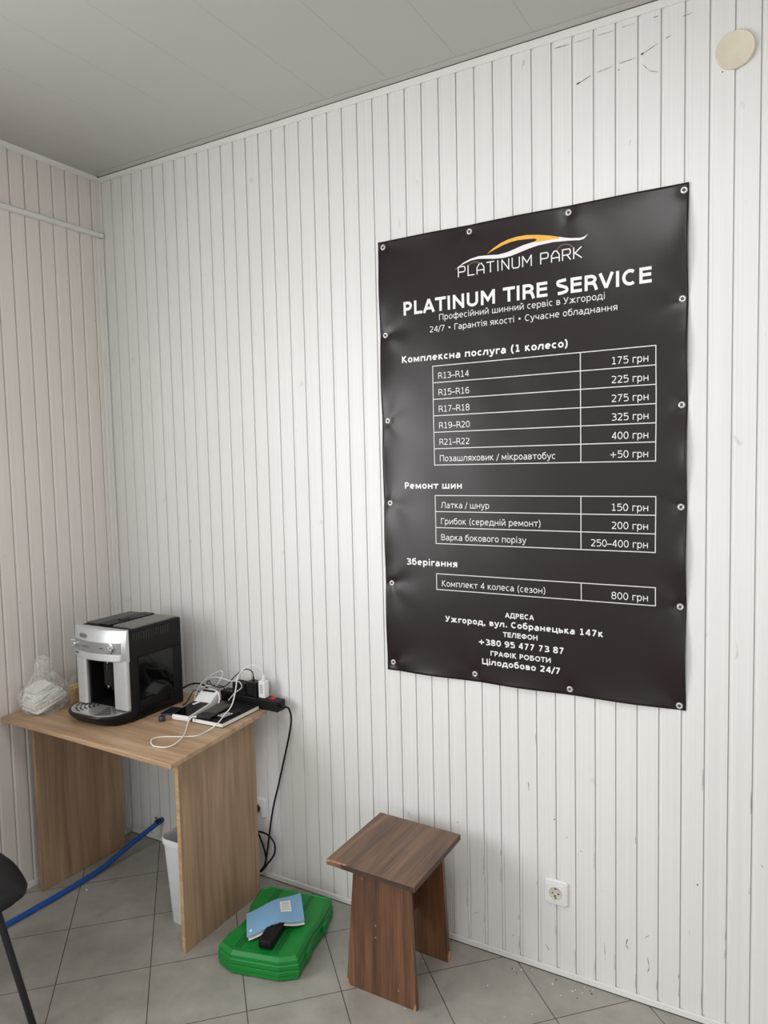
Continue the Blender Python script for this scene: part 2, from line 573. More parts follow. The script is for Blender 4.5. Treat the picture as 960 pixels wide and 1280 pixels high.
# cornice beads, the ledge on the left wall, corner strip, floor beads
def bead(name, poly, axis, lo, hi, m=None, bevel=0.0015):
    return struct(MB().prism(poly, axis, lo, hi).build(name, m or M['trim'], bevel=bevel))
bead('trim_1', [(-0.0005, H), (-0.017, H), (-0.017, H - 0.004), (-0.014, H - 0.008), (-0.006, H - 0.013), (-0.006, H - 0.021), (-0.0005, H - 0.022)], 0, 0.008, XR)      # back cornice
bead('trim_2', [(0.0005, H), (0.014, H), (0.014, H - 0.004), (0.005, H - 0.009), (0.005, H - 0.020), (0.0005, H - 0.021)], 1, YF, 0.0)           # left cornice
bead('trim_3', [(0.0005, 2.689), (0.018, 2.691), (0.021, 2.695), (0.021, 2.707), (0.014, 2.712), (0.0005, 2.714)], 1, YF, -0.004)              # ledge
bead('trim_4', [(0.0, -0.028), (0.004, -0.028), (0.006, -0.024), (0.006, -0.006), (0.012, -0.006), (0.012, -0.001), (0.0, -0.001)], 2, 0.022, 2.688)  # corner strip
bead('baseboard_back', [(-0.0005, 0.003), (-0.008, 0.003), (-0.007, 0.006), (-0.006, 0.020), (-0.0005, 0.022)], 0, 0.014, XR)
bead('floor_shade_strip', [(-0.0005, 0.0), (-0.0082, 0.0), (-0.0082, 0.0028), (-0.0005, 0.0028)], 0, 0.014, XR, M['shade_and_fittings'], 0)  # dark strip standing in for the shade line where bead meets floor
bead('baseboard_left', [(0.0005, 0.0), (0.008, 0.0), (0.007, 0.006), (0.006, 0.020), (0.0005, 0.022)], 1, YF, -0.001)

bead('trim_5', [(-0.017, H), (-0.046, H), (-0.047, H - 0.002), (-0.017, H - 0.004)], 0, 0.03, XR, M['ceil'], 0)
bead('cornice_shade_strip', [(-0.0165, H - 0.0015), (-0.0195, H - 0.0015), (-0.0195, H - 0.0055), (-0.0165, H - 0.0055)], 0, 0.012, XR, M['shade_and_fittings'], 0)  # added dark strip that draws the shadow line along the back cornice
# scuffs and scratches on the cladding: thin smears of dirt following the panel faces
def scuff(pts, r, m):
    mb = MB()
    mb.tube([(x, -0.0002, z) for x, z in pts], r, n=5, k=3)
    return mb
sc = MB()
def smear(p, r0, mi=0):
    q = [Vector((x, 0, z)) for x, z in p]
    for a, b in zip(q[:-1], q[1:]):
        n = 6
        up, dn = [], []
        d = (b - a).normalized()
        w = Vector((-d.z, 0, d.x))
        for i in range(n + 1):
            c = a.lerp(b, i / n)
            r = r0 * random.uniform(0.35, 1.0) * (0.4 + 0.6 * math.sin(PI * min(1, (i + 0.5) / n)))
            up.append(c + w * r)
            dn.append(c - w * r)
        ring = up + dn[::-1]
        sc.loft([[(v.x, -0.0001, v.z) for v in ring], [(v.x, -0.0005, v.z) for v in ring]], mi=mi)
for p, r, mi in [
    ([(2.028, 2.909), (2.072, 2.908)], .0016, 1), ([(2.087, 2.908), (2.134, 2.908)], .0012, 0), ([(2.152, 2.909), (2.198, 2.908)], .0009, 0),
    ([(2.224, 2.910), (2.260, 2.911)], .0008, 0), ([(2.309, 2.911), (2.324, 2.911)], .0012, 1),
    ([(2.093, 2.788), (2.106, 2.792)], .0034, 1), ([(2.104, 2.791), (2.135, 2.802)], .0014, 1), ([(2.154, 2.806), (2.198, 2.810)], .0012, 0),
    ([(2.215, 2.813), (2.262, 2.816)], .0014, 0), ([(2.276, 2.820), (2.284, 2.823)], .0034, 1), ([(2.284, 2.823), (2.323, 2.838)], .0012, 0),
    ([(2.342, 2.845), (2.356, 2.849)], .0014, 1), ([(2.279, 2.794), (2.300, 2.770), (2.323, 2.760)], .001, 0), ([(2.213, 2.795), (2.217, 2.797)], .003, 0),
    ([(2.485, 2.714), (2.489, 2.717)], .003, 0), ([(2.385, 2.89), (2.41, 2.892)], .001, 0),
    ([(2.24, 0.19), (2.236, 0.17), (2.243, 0.158)], .0022, 1), ([(2.30, 0.15), (2.305, 0.12), (2.30, 0.10)], .0014, 0), ([(2.17, 0.155), (2.172, 0.10)], .001, 0),
    ([(2.01, 0.52), (2.014, 0.523)], .0026, 1), ([(2.05, 0.47), (2.054, 0.472)], .002, 0), ([(2.44, 0.42), (2.4405, 0.424)], .003, 1), ([(1.925, 0.63), (1.927, 0.60)], .002, 0),
    ([(2.095, 0.435), (2.098, 0.438)], .002, 0)]:
    smear(p, r, mi)
rs = random.Random(3)
for k in range(-14, 3):
    gx = 2.454 + k * PITCH
    for _ in range(2):
        zz = 0.04 + 0.75 * rs.random() ** 2.2
        ln = rs.uniform(0.01, 0.07)
        smear([(gx - 0.0016 + rs.uniform(-.001, .001), zz), (gx - 0.0012, zz + ln)], rs.uniform(.0005, .0011), 1 if rs.random() < .35 else 0)
    if rs.random() < .6:
        zz = 0.05 + 0.5 * rs.random()
        smear([(gx + 0.03 + rs.uniform(-.012, .012), zz), (gx + 0.03 + rs.uniform(-.012, .012), zz + rs.uniform(.004, .02))], rs.uniform(.0005, .0012), 0)
o = sc.build('wall_scuff', [M['dirt'], M['dirt_dark']])
o.parent = bpy.data.objects['wall_back']
# a stray crumb line along the floor bead
cr = MB()
for i in range(46):
    if i < 16:
        x, y, r = random.uniform(1.86, 2.2), random.uniform(-0.06, -0.02), random.uniform(0.0012, 0.003)
    elif i < 40:
        x, y, r = random.uniform(1.6, 2.4), random.uniform(-0.5, -0.04), random.uniform(0.0008, 0.002)
    else:
        x, y, r = random.uniform(0.15, 0.5), random.uniform(-0.5, -0.1), random.uniform(0.001, 0.002)
    mi = 0 if random.random() < 0.5 else 1
    cr.lathe([(r * .5, 0), (r, r * .5), (r * .7, r * 1.2), (r * .1, r * 1.5)], (x, y, 0.0), n=6, mi=mi)
cr.lathe([(.002, 0), (.0036, .0018), (.003, .004), (.0006, .005)], (0.225, -0.418, 0), n=8, mi=0)
o = cr.build('floor_crumbs', [M['paper'], M['dirt_dark']])
tag(o, 'scattered white and dark crumbs lying on the floor tiles along the wall', 'crumbs')
o['kind'] = 'stuff'

# ceiling lamp behind the camera
lp = thing('ceiling_lamp', 'square white ceiling light panel above the walnut stool side of the room', 'lamp', (2.1, -1.45, H))
f = MB()
f.box(-0.31, 0.31, -0.31, -0.295, -0.03, 0); f.box(-0.31, 0.31, 0.295, 0.31, -0.03, 0)
f.box(-0.31, -0.295, -0.295, 0.295, -0.03, 0); f.box(0.295, 0.31, -0.295, 0.295, -0.03, 0)
f.build('lamp_frame', M['white_pl'], lp)
MB().box(-0.295, 0.295, -0.295, 0.295, -0.012, -0.004).build('diffuser', M['lamp_face'], lp)

# ------------------------------------------------------------------ banner
BX, BZ = 1.9058, 0.9423
ban = thing('banner', 'large dark brown vinyl price banner with white lettering screwed to the wall', 'banner', (BX, 0, BZ))
GROM = [(-0.4816, 1.4815), (-0.16, 1.4799), (0.1622, 1.4807), (0.4872, 1.4813), (0.4846, 1.1846), (0.4841, 0.8878), (0.4835, 0.5964), (0.4829, 0.3061),
        (0.4822, 0.0123), (-0.48, 1.1828), (-0.4782, 0.8876), (-0.476, 0.599), (-0.4769, 0.3143), (-0.4777, 0.028), (-0.1631, 0.0247), (0.1594, 0.0175)]
def disp(u, z):
    """distance of the vinyl in front of the wall"""
    d = 0.006
    d += 0.0022 * noise.noise(Vector((u * 2.3, z * 2.0, 3.1)))
    d += 0.0018 * noise.noise(Vector((u * 6.0 + z * 3.0, z * 3.5 - u * 2, 7.7)))
    # scalloped free edges between the fixings
    er = math.exp(-(0.5 - u) / 0.045)
    d += er * 0.011 * math.sin(PI * ((z - 0.0123) / 0.2937)) ** 2
    el = math.exp(-(u + 0.5) / 0.04)
    d += el * 0.007 * math.sin(PI * ((z - 0.028) / 0.2895)) ** 2
    et = math.exp(-(1.5 - z) / 0.03)
    d += et * 0.004 * math.sin(PI * ((u + 0.4816) / 0.322)) ** 2
    eb = math.exp(-z / 0.04)
    d += eb * 0.008 * math.sin(PI * ((u + 0.4777) / 0.32)) ** 2
    # pulled-in dimples and radiating puckers at the grommets
    for gu, gz in GROM:
        du, dz = u - gu, z - gz
        r = math.hypot(du, dz)
        if r < 0.22:
            a = math.atan2(dz, du)
            d += -0.0035 * math.exp(-(r / 0.02) ** 2)
            d += (0.0004 + 0.0009 * abs(math.sin(gu * 37 + gz * 11))) * math.exp(-(r / 0.08) ** 2) * (r / 0.05) * math.cos(4 * a + gz * 7)
    return max(0.0022, d)
NU, NZ = 150, 220
vs, fs = [], []
def edge_u(u, z):
    """slightly wavy left and right cut edges"""
    w = 0.0025 * math.sin(PI * ((z - 0.0123) / 0.2937)) ** 2
    return u - w * max(0, u * 2) ** 8 + w * 0.7 * max(0, -u * 2) ** 8
for j in range(NZ + 1):
    for i in range(NU + 1):
        u, z = -0.5 + i / NU, 1.5 * j / NZ
        vs.append((edge_u(u, z), -disp(u, z), z))
for j in range(NZ):
    for i in range(NU):
        a = j * (NU + 1) + i
        fs.append((a, a + 1, a + NU + 2, a + NU + 1))
sheet = MB().add(vs, fs).build('vinyl_sheet', M['vinyl'], ban, smooth=True, angle=80, recalc=False)
sm = sheet.modifiers.new('thickness', 'SOLIDIFY')
sm.thickness = 0.0006
sm.offset = -1

RAISE = 0.0007
def on_sheet(u, z, lift=RAISE):
    return (edge_u(u, z), -disp(u, z) - lift, z)

# ---- lettering: humanist sans drawn as strokes (w = stroke weight, capital height 0.73)
ADV = dict(zip('0123456789', [.636] * 10))
ADV.update({'D': .77, 'n': .634, 'g': .635, 'h': .634, 'f': .352, 'e': .615, 'o': .612, 'i': .278, 'a': .613, 'c': .55, 'm': .974, 'q': .974, ' ': .318, '/': .337, '•': .59, '(': .39, ')': .39, '–': .5, '+': .838, '.': .318, ',': .318,
    'P': .603, 'L': .557, 'A': .684, 'T': .611, 'I': .295, 'N': .748, 'U': .732, 'M': .863, 'R': .675, 'E': .632, 'S': .635, 'V': .684, 'C': .698,
    'П': .752, 'Г': .56, 'С': .698, 'У': .63, 'К': .67, 'Р': .603, 'Л': .752, 'В': .686, 'З': .64, 'А': .684, 'Д': .781, 'Е': .632, 'Т': .611, 'О': .787, 'Ф': .861, 'І': .295, 'Ц': .776, 'Б': .686,
    'а': .613, 'о': .612, 'е': .615, 'н': .654, 'п': .654, 'р': .635, 'с': .55, 'и': .650, 'й': .65, 'і': .278, 'ї': .278, 'в': .589, 'г': .49, 'д': .691, 'к': .59, 'л': .639, 'м': .754, 'т': .583, 'у': .592,
    'ф': .855, 'х': .592, 'ц': .681, 'ч': .591, 'ш': .915, 'щ': .942, 'ь': .589, 'я': .602, 'б': .617, 'з': .532, 'ю': .842, 'ж': .901, 'Н': .752, 'И': .77})
def glyph(ch, w, bold):
    a = ADV[ch] * (1.11 if bold else 1.0)
    h, C, X = w / 2, 0.73, 0.547
    low = ch.islower()
    T = X if low else C
    L, R, l, r, m = .08 + h, a - .08 - h, .055 + h, a - .055 - h, a / 2
    def E(cx, cy, rx, ry, a0, a1, n=16):
        return [(cx + rx * math.cos(math.radians(a0 + (a1 - a0) * i / n)), cy + ry * math.sin(math.radians(a0 + (a1 - a0) * i / n))) for i in range(n + 1)]
    def S(*p): return [(q.x, q.y) for q in spline([(x, y, 0) for x, y in p], 5)]
    def bowl(y1, y0, xr, x0=None):
        x0 = L if x0 is None else x0
        x1 = x0 + (xr - x0) * .5
        return [(x0, y1)] + E(x1, (y1 + y0) / 2, xr - x1, (y1 - y0) / 2, 90, -90, 12) + [(x0, y0)]
    stem = lambda x, y0=0.0, y1=None: [(x, y0), (x, T if y1 is None else y1)]
    bar = lambda y, x0=None, x1=None: [(L if x0 is None else x0, y), (R if x1 is None else x1, y)]
    oval = lambda cx=m, rx=None, cy=None, ry=None: E(cx, T / 2 if cy is None else cy, (r - m) if rx is None else rx, T / 2 - h + .01 if ry is None else ry, 0, 360, 24)
    cee = lambda: E(m + .03, T / 2, m + .03 - l, T / 2 - h + .01, 52, 308, 18)
    zig = lambda: [stem(L), stem(R), [(L, h * .9), (R, T - h * .9)]]
    foot = lambda x: [(x, 0), (x + .0001, h), (x + .0002, -.12)]
    d = {
    ' ': lambda: [], '/': lambda: [[(a * .02, -.09), (a * .98, C)]], '•': lambda: [E(m, .36, .085, .085, 0, 360, 16), E(m, .36, .035, .035, 0, 360, 12)],
    '(': lambda: [S((a - .09, .76), (.13 + h, .5), (.13 + h, .13), (a - .09, -.13))], ')': lambda: [S((.09, .76), (a - .13 - h, .5), (a - .13 - h, .13), (.09, -.13))],
    '–': lambda: [[(0.0, .27), (a, .27)]], '+': lambda: [[(m, .03), (m, .6)], [(.11, .315), (a - .11, .315)]], '.': lambda: [[(m, 0), (m, w * 1.25)]], ',': lambda: [[(m, w), (m - .05, -.1)]],
    '0': lambda: [oval()], '1': lambda: [[(m + .03, 0), (m + .03, C)], [(m - .17, h), (m + .21, h)], [(m - .16, C - .09), (m + .03, C - h)]],
    '2': lambda: [S((l, C - .09), (m - .06, C - h), (r - .05, C - .12), (r - .03, C - .25), (m + .03, .27), (l + .01, h * 1.2)), [(l, h), (r + .01, h)]],
    '3': lambda: [S((l, C - .06), (m - .04, C - h), (r - .04, C - .12), (r - .05, C - .26), (m + .03, .395), (m - .09, .39)), S((m - .09, .39), (m + .04, .38), (r, .26), (r - .01, .12), (m - .02, h), (l - .01, .06))],
    '4': lambda: [[(r - .1, 0), (r - .1, C)], [(r - .1 - h * .3, C - h * .6), (l, .21)], [(l - h * .6, .21), (r + .03, .21)]],
    '5': lambda: [[(r - .03, C - h), (l + .04, C - h), (l + .04, .41)], S((l + .04, .40), (m, .455), (r - .02, .37), (r, .23), (r - .06, .08), (m - .03, h), (l, .06))],
    '6': lambda: [oval(m + .01, None, .235, .235 - h), S((r - .03, C - .06), (m + .06, C - h), (l + .06, C - .15), (l, .33), (l + .012, .2))],
    '7': lambda: [[(l, C - h), (r, C - h)], [(r - h * .6, C - h * .6), (m - .12, 0)]],
    '8': lambda: [oval(m, r - m - .02, .555, .175 - h + .02), oval(m, None, .205, .205 - h + .02)],
    '9': lambda: [oval(m - .01, None, C - .235, .235 - h), S((l + .03, .06), (m - .06, h), (r - .06, .15), (r, .40), (r - .012, .53))],
    'P': lambda: [stem(L), bowl(C - h, .325, r)], 'Р': lambda: [stem(L), bowl(C - h, .325, r)], 'L': lambda: [stem(L), bar(h, L, a - .02)],
    'A': lambda: [[(.01 + h, 0), (m, C - h * .4)], [(a - .01 - h, 0), (m, C - h * .4)], bar(.225, .2, a - .2)],
    'T': lambda: [[(m, 0), (m, C)], bar(C - h, .01, a - .01)], 'I': lambda: [stem(m)], 'N': lambda: [stem(L), stem(R), [(L, C - h), (R, h)]],
    'U': lambda: [[(L, C)] + E(m, .26, R - m, .26 - h, 180, 360, 16) + [(R, C)]],
    'M': lambda: [stem(L), stem(R), [(L, C - h * .5), (m, .24), (R, C - h * .5)]],
    'R': lambda: [stem(L), bowl(C - h, .345, r - .03), S((L + (r - L) * .45, .345), (r - .07, .28), (r + .05, 0))],
    'E': lambda: [stem(L), bar(C - h, L, a - .06), bar(h, L, a - .055), bar(.385, L, a - .08)],
    'S': lambda: [S((r - .02, C - .05), (m + .02, C - h), (l + .02, C - .11), (l + .03, C - .26), (m, .385), (r - .01, .29), (r, .14), (m, h), (l, .06))],
    'V': lambda: [[(.01 + h, C), (m, h * .4)], [(a - .01 - h, C), (m, h * .4)]], 'C': cee, 'о': lambda: [oval()],
    'е': lambda: [[(l, X * .51), (r, X * .51)] + E(m, X / 2, r - m, X / 2 - h + .01, 0, 312, 20)],
    'а': lambda: [[(R, 0), (R, X * .58)] + E(m - .0, X * .60, R - m, X * .40 - h + .005, 0, 140, 9), [(R, X * .56), (m + .02, X * .56)] + E(m - .01, X * .30, m - .01 - l, X * .26, 90, 270, 10) + [(m, h)] + S((m, h), (R - .06, .12), (R, X * .44))],
    'р': lambda: [stem(L, -.2, X), oval((L + r) / 2, (r - L) / 2)],
    'і': lambda: [stem(m), [(m, .64), (m, .76)]], 'ї': lambda: [stem(m), [(m - .095, .64), (m - .095, .75)], [(m + .095, .64), (m + .095, .75)]],
    'й': lambda: zig() + [S((m - .12, .76), (m - .06, .67), (m + .06, .67), (m + .12, .76))],
    'д': lambda: [[(R - .04, 0), (R - .04, T)], bar(T - h, a * .27, R), [(a * .27 + h, T), (a * .27, T * .5), (a * .15, h)], bar(h, .02, a - .01), [(.02 + h, w), (.02 + h, -.14)], [(a - .01 - h, w), (a - .01 - h, -.14)]],
    'л': lambda: [stem(R), bar(T - h, a * .24, R), [(a * .24 + h, T - h), (a * .23, T * .4)] + S((a * .23, T * .4), (a * .17, .1), (.02, h))],
    'м': lambda: [stem(L), stem(R), [(L, T - h * .5), (m, .13), (R, T - h * .5)]],
    'у': lambda: [[(.02 + h, T), (m + .01, .02)], [(a - .02 - h, T), (m - .02, -.08)] + S((m - .02, -.08), (m - .10, -.19 + h * .4), (.05, -.205 + h))],
    'У': lambda: [[(.02 + h, T), (m + .01, .25)], [(a - .02 - h, T), (m - .02, .14)] + S((m - .02, .14), (m - .10, h * 1.1), (.07, h))],
    'ф': lambda: [stem(m, -.2, .76), oval(m - (r - l) * .25 - h * .0, (r - l) * .25), oval(m + (r - l) * .25, (r - l) * .25)],
    'Ф': lambda: [stem(m), oval(m, r - m, C / 2, .25)],
    'х': lambda: [[(.02 + h, 0), (a - .02 - h, T)], [(.02 + h, T), (a - .02 - h, 0)]],
    'ц': lambda: [stem(L), stem(R), bar(h, L, a - .0), [(a - h, w), (a - h, -.13)]],
    'ч': lambda: [stem(R), [(L, T), (L, T * .62)] + E(m, T * .60, m - L, T * .22, 180, 270, 6) + [(R, T * .38)]],
    'ш': lambda: [stem(L), stem(m), stem(R), bar(h)], 'щ': lambda: [stem(L), stem((L + R) / 2), stem(R), bar(h, L, a), [(a - h * .8, w), (a - h * .8, -.13)]],
    'ь': lambda: [stem(L), bowl(T * .56, h, r)],
    'Б': lambda: [stem(L), bar(T - h, L, r - .02), bowl(T * .57, h, r)],
    'В': lambda: [stem(L), bowl(T - h, T * .52, r - .04), bowl(T * .52, h, r)],
    'я': lambda: [stem(R), [(R, T - h)] + E(m - .02, T * .70, m - .02 - l, T * .30 - h, 90, 270, 10) + [(R, T * .40)], [(m + .02, T * .40), (l - .02, 0)]],
    'б': lambda: [oval(), S((r - .02, .76), (m + .08, .71), (l + .05, .64), (l, .42), (l, .27))],
    'З': lambda: [S((l, T - .06 * T / C), (m - .02, T - h), (r - .05, T * .84), (r - .06, T * .64), (m + .01, T * .53), (m - .10, T * .525)), S((m - .10, T * .525), (m + .04, T * .51), (r, T * .36), (r - .01, T * .16), (m - .02, h), (l - .01, .07 * T / C))],
    'ю': lambda: [stem(L), bar(T * .52, L, L + .2), oval((L + .17 + r) / 2, (r - L - .17) / 2)],
    'ж': lambda: [stem(m), [(m, T * .5), (R - .02, T)], [(m, T * .5), (R + .03, 0)], [(m, T * .5), (L + .02, T)], [(m, T * .5), (L - .03, 0)]],
    'К': lambda: [stem(L), [(L, T * .48), (r - .04, T)], [(L + .1, T * .53), (r + .03, 0)]],
    'Г': lambda: [stem(L), bar(T - h, L, a - .02)], 'П': lambda: [stem(L), stem(R), bar(T - h)], 'н': lambda: [stem(L), stem(R), bar(T * .51)], 'и': zig,
    'т': lambda: [[(m, 0), (m, T)], bar(T - h, .02, a - .02)],
    'D': lambda: [stem(L), bowl(C - h, h, r)], 'n': lambda: [stem(L), [(L, X * .6)] + E(m, X * .6, R - m, X * .4 - h, 180, 0, 10) + [(R, 0)]],
    'g': lambda: [oval((l + R) / 2, (R - l) / 2), [(R, X)] + [(R, -.02)] + E(m, -.02, R - m, .18 - h, 0, -140, 8)], 'h': lambda: [stem(L, 0, .76), [(L, X * .6)] + E(m, X * .6, R - m, X * .4 - h, 180, 0, 10) + [(R, 0)]],
    'q': lambda: [stem(L), stem(m), stem(R), [(L, X * .7)] + E((L + m) / 2, X * .7, (m - L) / 2, X * .3 - h, 180, 0, 8) + [(m, X * .7)] + E((R + m) / 2, X * .7, (R - m) / 2, X * .3 - h, 180, 0, 8)],
    'f': lambda: [S((a, .74), (m, .7), (m - .02, .5), (m - .02, 0)), bar(X - h, .02, a)],
    }
    alias = {'e': 'е', 'a': 'а', 'o': 'о', 'i': 'і', 'c': 'C', 'm': 'q', 'С': 'C', 'с': 'C', 'О': 'о', 'Е': 'E', 'Т': 'T', 'І': 'I', 'А': 'A', 'в': 'В', 'г': 'Г', 'п': 'П', 'к': 'К', 'з': 'З', 'Д': 'д', 'Л': 'л', 'Ц': 'ц', 'Н': 'н', 'И': 'и'}
    s = d[alias.get(ch, ch)]()
    return a, ([s] if s and isinstance(s[0], tuple) else s)

def glyphs(mb, s, x0, x1, base, cap, bold=False, mi=0, fn=None):
    fn = fn or on_sheet
    w = 0.150 if bold else 0.080
    lay, x = [], 0.0
    for ch in s:
        a, st = glyph(ch, w, bold)
        lay += [[(px + x, py) for px, py in p] for p in st]
        x += a
    lo = min(p[0] for st in lay for p in st) - w * .45
    hi = max(p[0] for st in lay for p in st) + w * .45
    kx, ky = (x1 - x0) / (hi - lo), cap / 0.73
    for st in lay:
        st = [p for i, p in enumerate(st) if i == 0 or math.hypot(p[0] - st[i - 1][0], p[1] - st[i - 1][1]) > 1e-5]
        n = len(st)
        closed = n > 8 and math.hypot(st[0][0] - st[-1][0], st[0][1] - st[-1][1]) < 1e-4
        P = [Vector(p) for p in st]
        A, B = [], []
        for i in range(n):
            p0 = P[i - 1] if i else (P[-2] if closed else None)
            p1 = P[i + 1] if i < n - 1 else (P[1] if closed else None)
            d0 = (P[i] - p0) if p0 is not None else None  # incoming direction
            d1 = (p1 - P[i]) if p1 is not None else None
            if d0 is not None and d0.length < 1e-6: d0 = None
            if d1 is not None and d1.length < 1e-6: d1 = None
            d0, d1 = (d0 or d1), (d1 or d0)
            d0, d1 = d0.normalized(), d1.normalized()
            n0, n1 = Vector((-d0.y, d0.x)), Vector((-d1.y, d1.x))
            mm = n0 + n1
            mm = mm.normalized() if mm.length > 0.3 else n0
            k = min(1.8, 1 / max(0.3, mm.dot(n0)))
            A.append(P[i] + mm * (w / 2 * k)); B.append(P[i] - mm * (w / 2 * k))
        vs = [fn(x0 + (q.x - lo) * kx, base + q.y * ky) for q in A + B]
        mb.add(vs, [(i, i + n, i + n + 1, i + 1) for i in range(n - 1)], mi)

def rule(mb, u0, z0, u1, z1, w=0.0026, n=40, mi=0):
    """printed line"""
    L = math.hypot(u1 - u0, z1 - z0)
    px, pz = -(z1 - z0) / L * w / 2, (u1 - u0) / L * w / 2
    vs, fs = [], []
    for i in range(n + 1):
        t = i / n
        u, z = u0 + (u1 - u0) * t, z0 + (z1 - z0) * t
        vs += [on_sheet(u + px, z + pz), on_sheet(u - px, z - pz)]
    for i in range(n):
        fs.append((2 * i, 2 * i + 1, 2 * i + 3, 2 * i + 2))
    mb.add(vs, fs, mi)

def polygon(mb, pts, mi=0, lift=RAISE):
    bm = bmesh.new()
    vv = [bm.verts.new((u, z, 0)) for u, z in pts]
    bm.faces.new(vv)
    bmesh.ops.triangulate(bm, faces=bm.faces[:])
    bmesh.ops.subdivide_edges(bm, edges=bm.edges[:], cuts=1)
    bmesh.ops.triangulate(bm, faces=bm.faces[:])
    bm.verts.index_update()
    mb.add([on_sheet(v.co.x, v.co.y, lift) for v in bm.verts], [tuple(v.index for v in f.verts) for f in bm.faces], mi)
    bm.free()

def smooth_outline(pts, k=3, corners=()):
    return pts

logo = MB()
white = [(-0.2110, 1.3655), (-0.1819, 1.3838), (-0.1555, 1.3925), (-0.1294, 1.3961), (-0.0986, 1.3946), (-0.0632, 1.3908), (-0.0332, 1.3930), (-0.0084, 1.3989), (0.0209, 1.4065), (0.0498, 1.4103), (0.0641, 1.4085), (0.0878, 1.4081), (0.1112, 1.4085), (0.1343, 1.4075), (0.1344, 1.4128), (0.1527, 1.4072), (0.1708, 1.4028), (0.1979, 1.399), (0.209, 1.4006), (0.2215, 1.4065), (0.2103, 1.3948), (0.1978, 1.3925), (0.1617, 1.3968), (0.1158, 1.4003), (0.0688, 1.3980), (0.0401, 1.3934), (0.011, 1.3866), (-0.0185, 1.3802), (-0.0433, 1.3778), (-0.0784, 1.3805), (-0.1089, 1.3855), (-0.1295, 1.3880), (-0.1555, 1.3868), (-0.182, 1.3796)]
orange = [(-0.0995, 1.3985), (-0.078, 1.4128), (-0.0527, 1.4249), (-0.0278, 1.4319), (0.0018, 1.4356), (0.0309, 1.4352), (0.0691, 1.4297), (0.1066, 1.421), (0.1344, 1.4128), (0.1343, 1.4075), (0.1112, 1.4085), (0.0878, 1.4081), (0.0641, 1.4085), (0.0522, 1.4102), (0.0618, 1.4129), (0.0652, 1.4168), (0.0571, 1.4204), (0.0308, 1.423), (0.0065, 1.4244), (-0.018, 1.4230), (-0.0428, 1.4180), (-0.073, 1.4083)]
polygon(logo, white, 0)
polygon(logo, orange, 1)
for arc in ([(-0.1650, 1.3700), (-0.1557, 1.3775), (-0.14, 1.3800), (-0.1275, 1.3760), (-0.119, 1.368)], [(0.1270, 1.3740), (0.1365, 1.3845), (0.1526, 1.3878), (0.1685, 1.3825), (0.1775, 1.373)]):
    p = [(q.x, q.y) for q in spline([(a, b, 0) for a, b in arc], 4)]
    for a, b in zip(p[:-1], p[1:]):
        rule(logo, a[0], a[1], b[0], b[1], 0.0032, 1, 2)
# thin wide-set capitals of the name, drawn as strokes
STROKES = {
    'P': [[(0, 0), (0, 1), (.62, 1), (.74, .88), (.74, .58), (.62, .46), (0, .46)]],
    'L': [[(0, 1), (0, 0), (.66, 0)]],
    'A': [[(0, 0), (0, .62), (.26, 1), (.5, 1), (.76, .62), (.76, 0)], [(0, .36), (.76, .36)]],
    'T': [[(0, 1), (.76, 1)], [(.38, 1), (.38, 0)]],
    'I': [[(0.1, 0), (0.1, 1)]],
    'N': [[(0, 0), (0, 1), (.72, 0), (.72, 1)]],
    'U': [[(0, 1), (0, .16), (.14, 0), (.6, 0), (.74, .16), (.74, 1)]],
    'M': [[(0, 0), (0, 1), (.44, .35), (.88, 1), (.88, 0)]],
    'R': [[(0, 0), (0, 1), (.62, 1), (.74, .88), (.74, .58), (.62, .46), (0, .46)], [(.42, .46), (.76, 0)]],
    'K': [[(0, 0), (0, 1)], [(.7, 1), (.12, .5), (.74, 0)], [(0, .5), (.12, .5)]],
}
adv = {'I': .2, 'M': .88, 'L': .66, 'K': .74}
tot, GAP = 0, 0.33
txt = 'PLATINUM PARK'
for ch in txt: tot += (0.62 if ch == ' ' else adv.get(ch, .75) + GAP)
tot -= GAP
sx = 0.4014 / tot
cx, base, cap = -0.1993, 1.3412, 0.0312
for ch in txt:
    if ch == ' ':
        cx += 0.62 * sx
        continue
    for st in STROKES[ch]:
        for a, b in zip(st[:-1], st[1:]):
            u0, z0, u1, z1 = cx + a[0] * sx, base + a[1] * cap, cx + b[0] * sx, base + b[1] * cap
            L = math.hypot(u1 - u0, z1 - z0)
            e = 0.0014 / L
            rule(logo, u0 - (u1 - u0) * e, z0 - (z1 - z0) * e, u1 + (u1 - u0) * e, z1 + (z1 - z0) * e, 0.0034, 4, 0)
    cx += (adv.get(ch, .75) + GAP) * sx
o = logo.build('logo', [M['print'], M['orange'], M['brown_print']], ban, recalc=False)
o['label'] = 'white and orange car outline logo with its name'

def text_part(name, row, label=None, parent=None):
    mb = MB()
    glyphs(mb, *row)
    o = mb.build(name, M['print'], parent or ban, recalc=False)
    if label: o['label'] = label
    return o
text_part('title_lettering', ('PLATINUM TIRE SERVICE', -0.4041, 0.4065, 1.2405, 0.0455, True), 'bold white headline lettering')
text_part('tagline_lettering', ('Професійний шинний сервіс в Ужгороді', -0.2713, 0.2697, 1.2106, 0.0195))
text_part('tagline_lettering', ('24/7 • Гарантія якості • Сучасне обладнання', -0.3071, 0.306, 1.1739, 0.0195))
BO = True
text_part('section_heading', ('Комплексна послуга (1 колесо)', -0.4148, 0.1585, 1.0814, 0.0225, BO))
text_part('section_heading', ('Ремонт шин', -0.4142, -0.1999, 0.6497, 0.0225, BO))
text_part('section_heading', ('Зберігання', -0.4136, -0.221, 0.3845, 0.0225, BO))

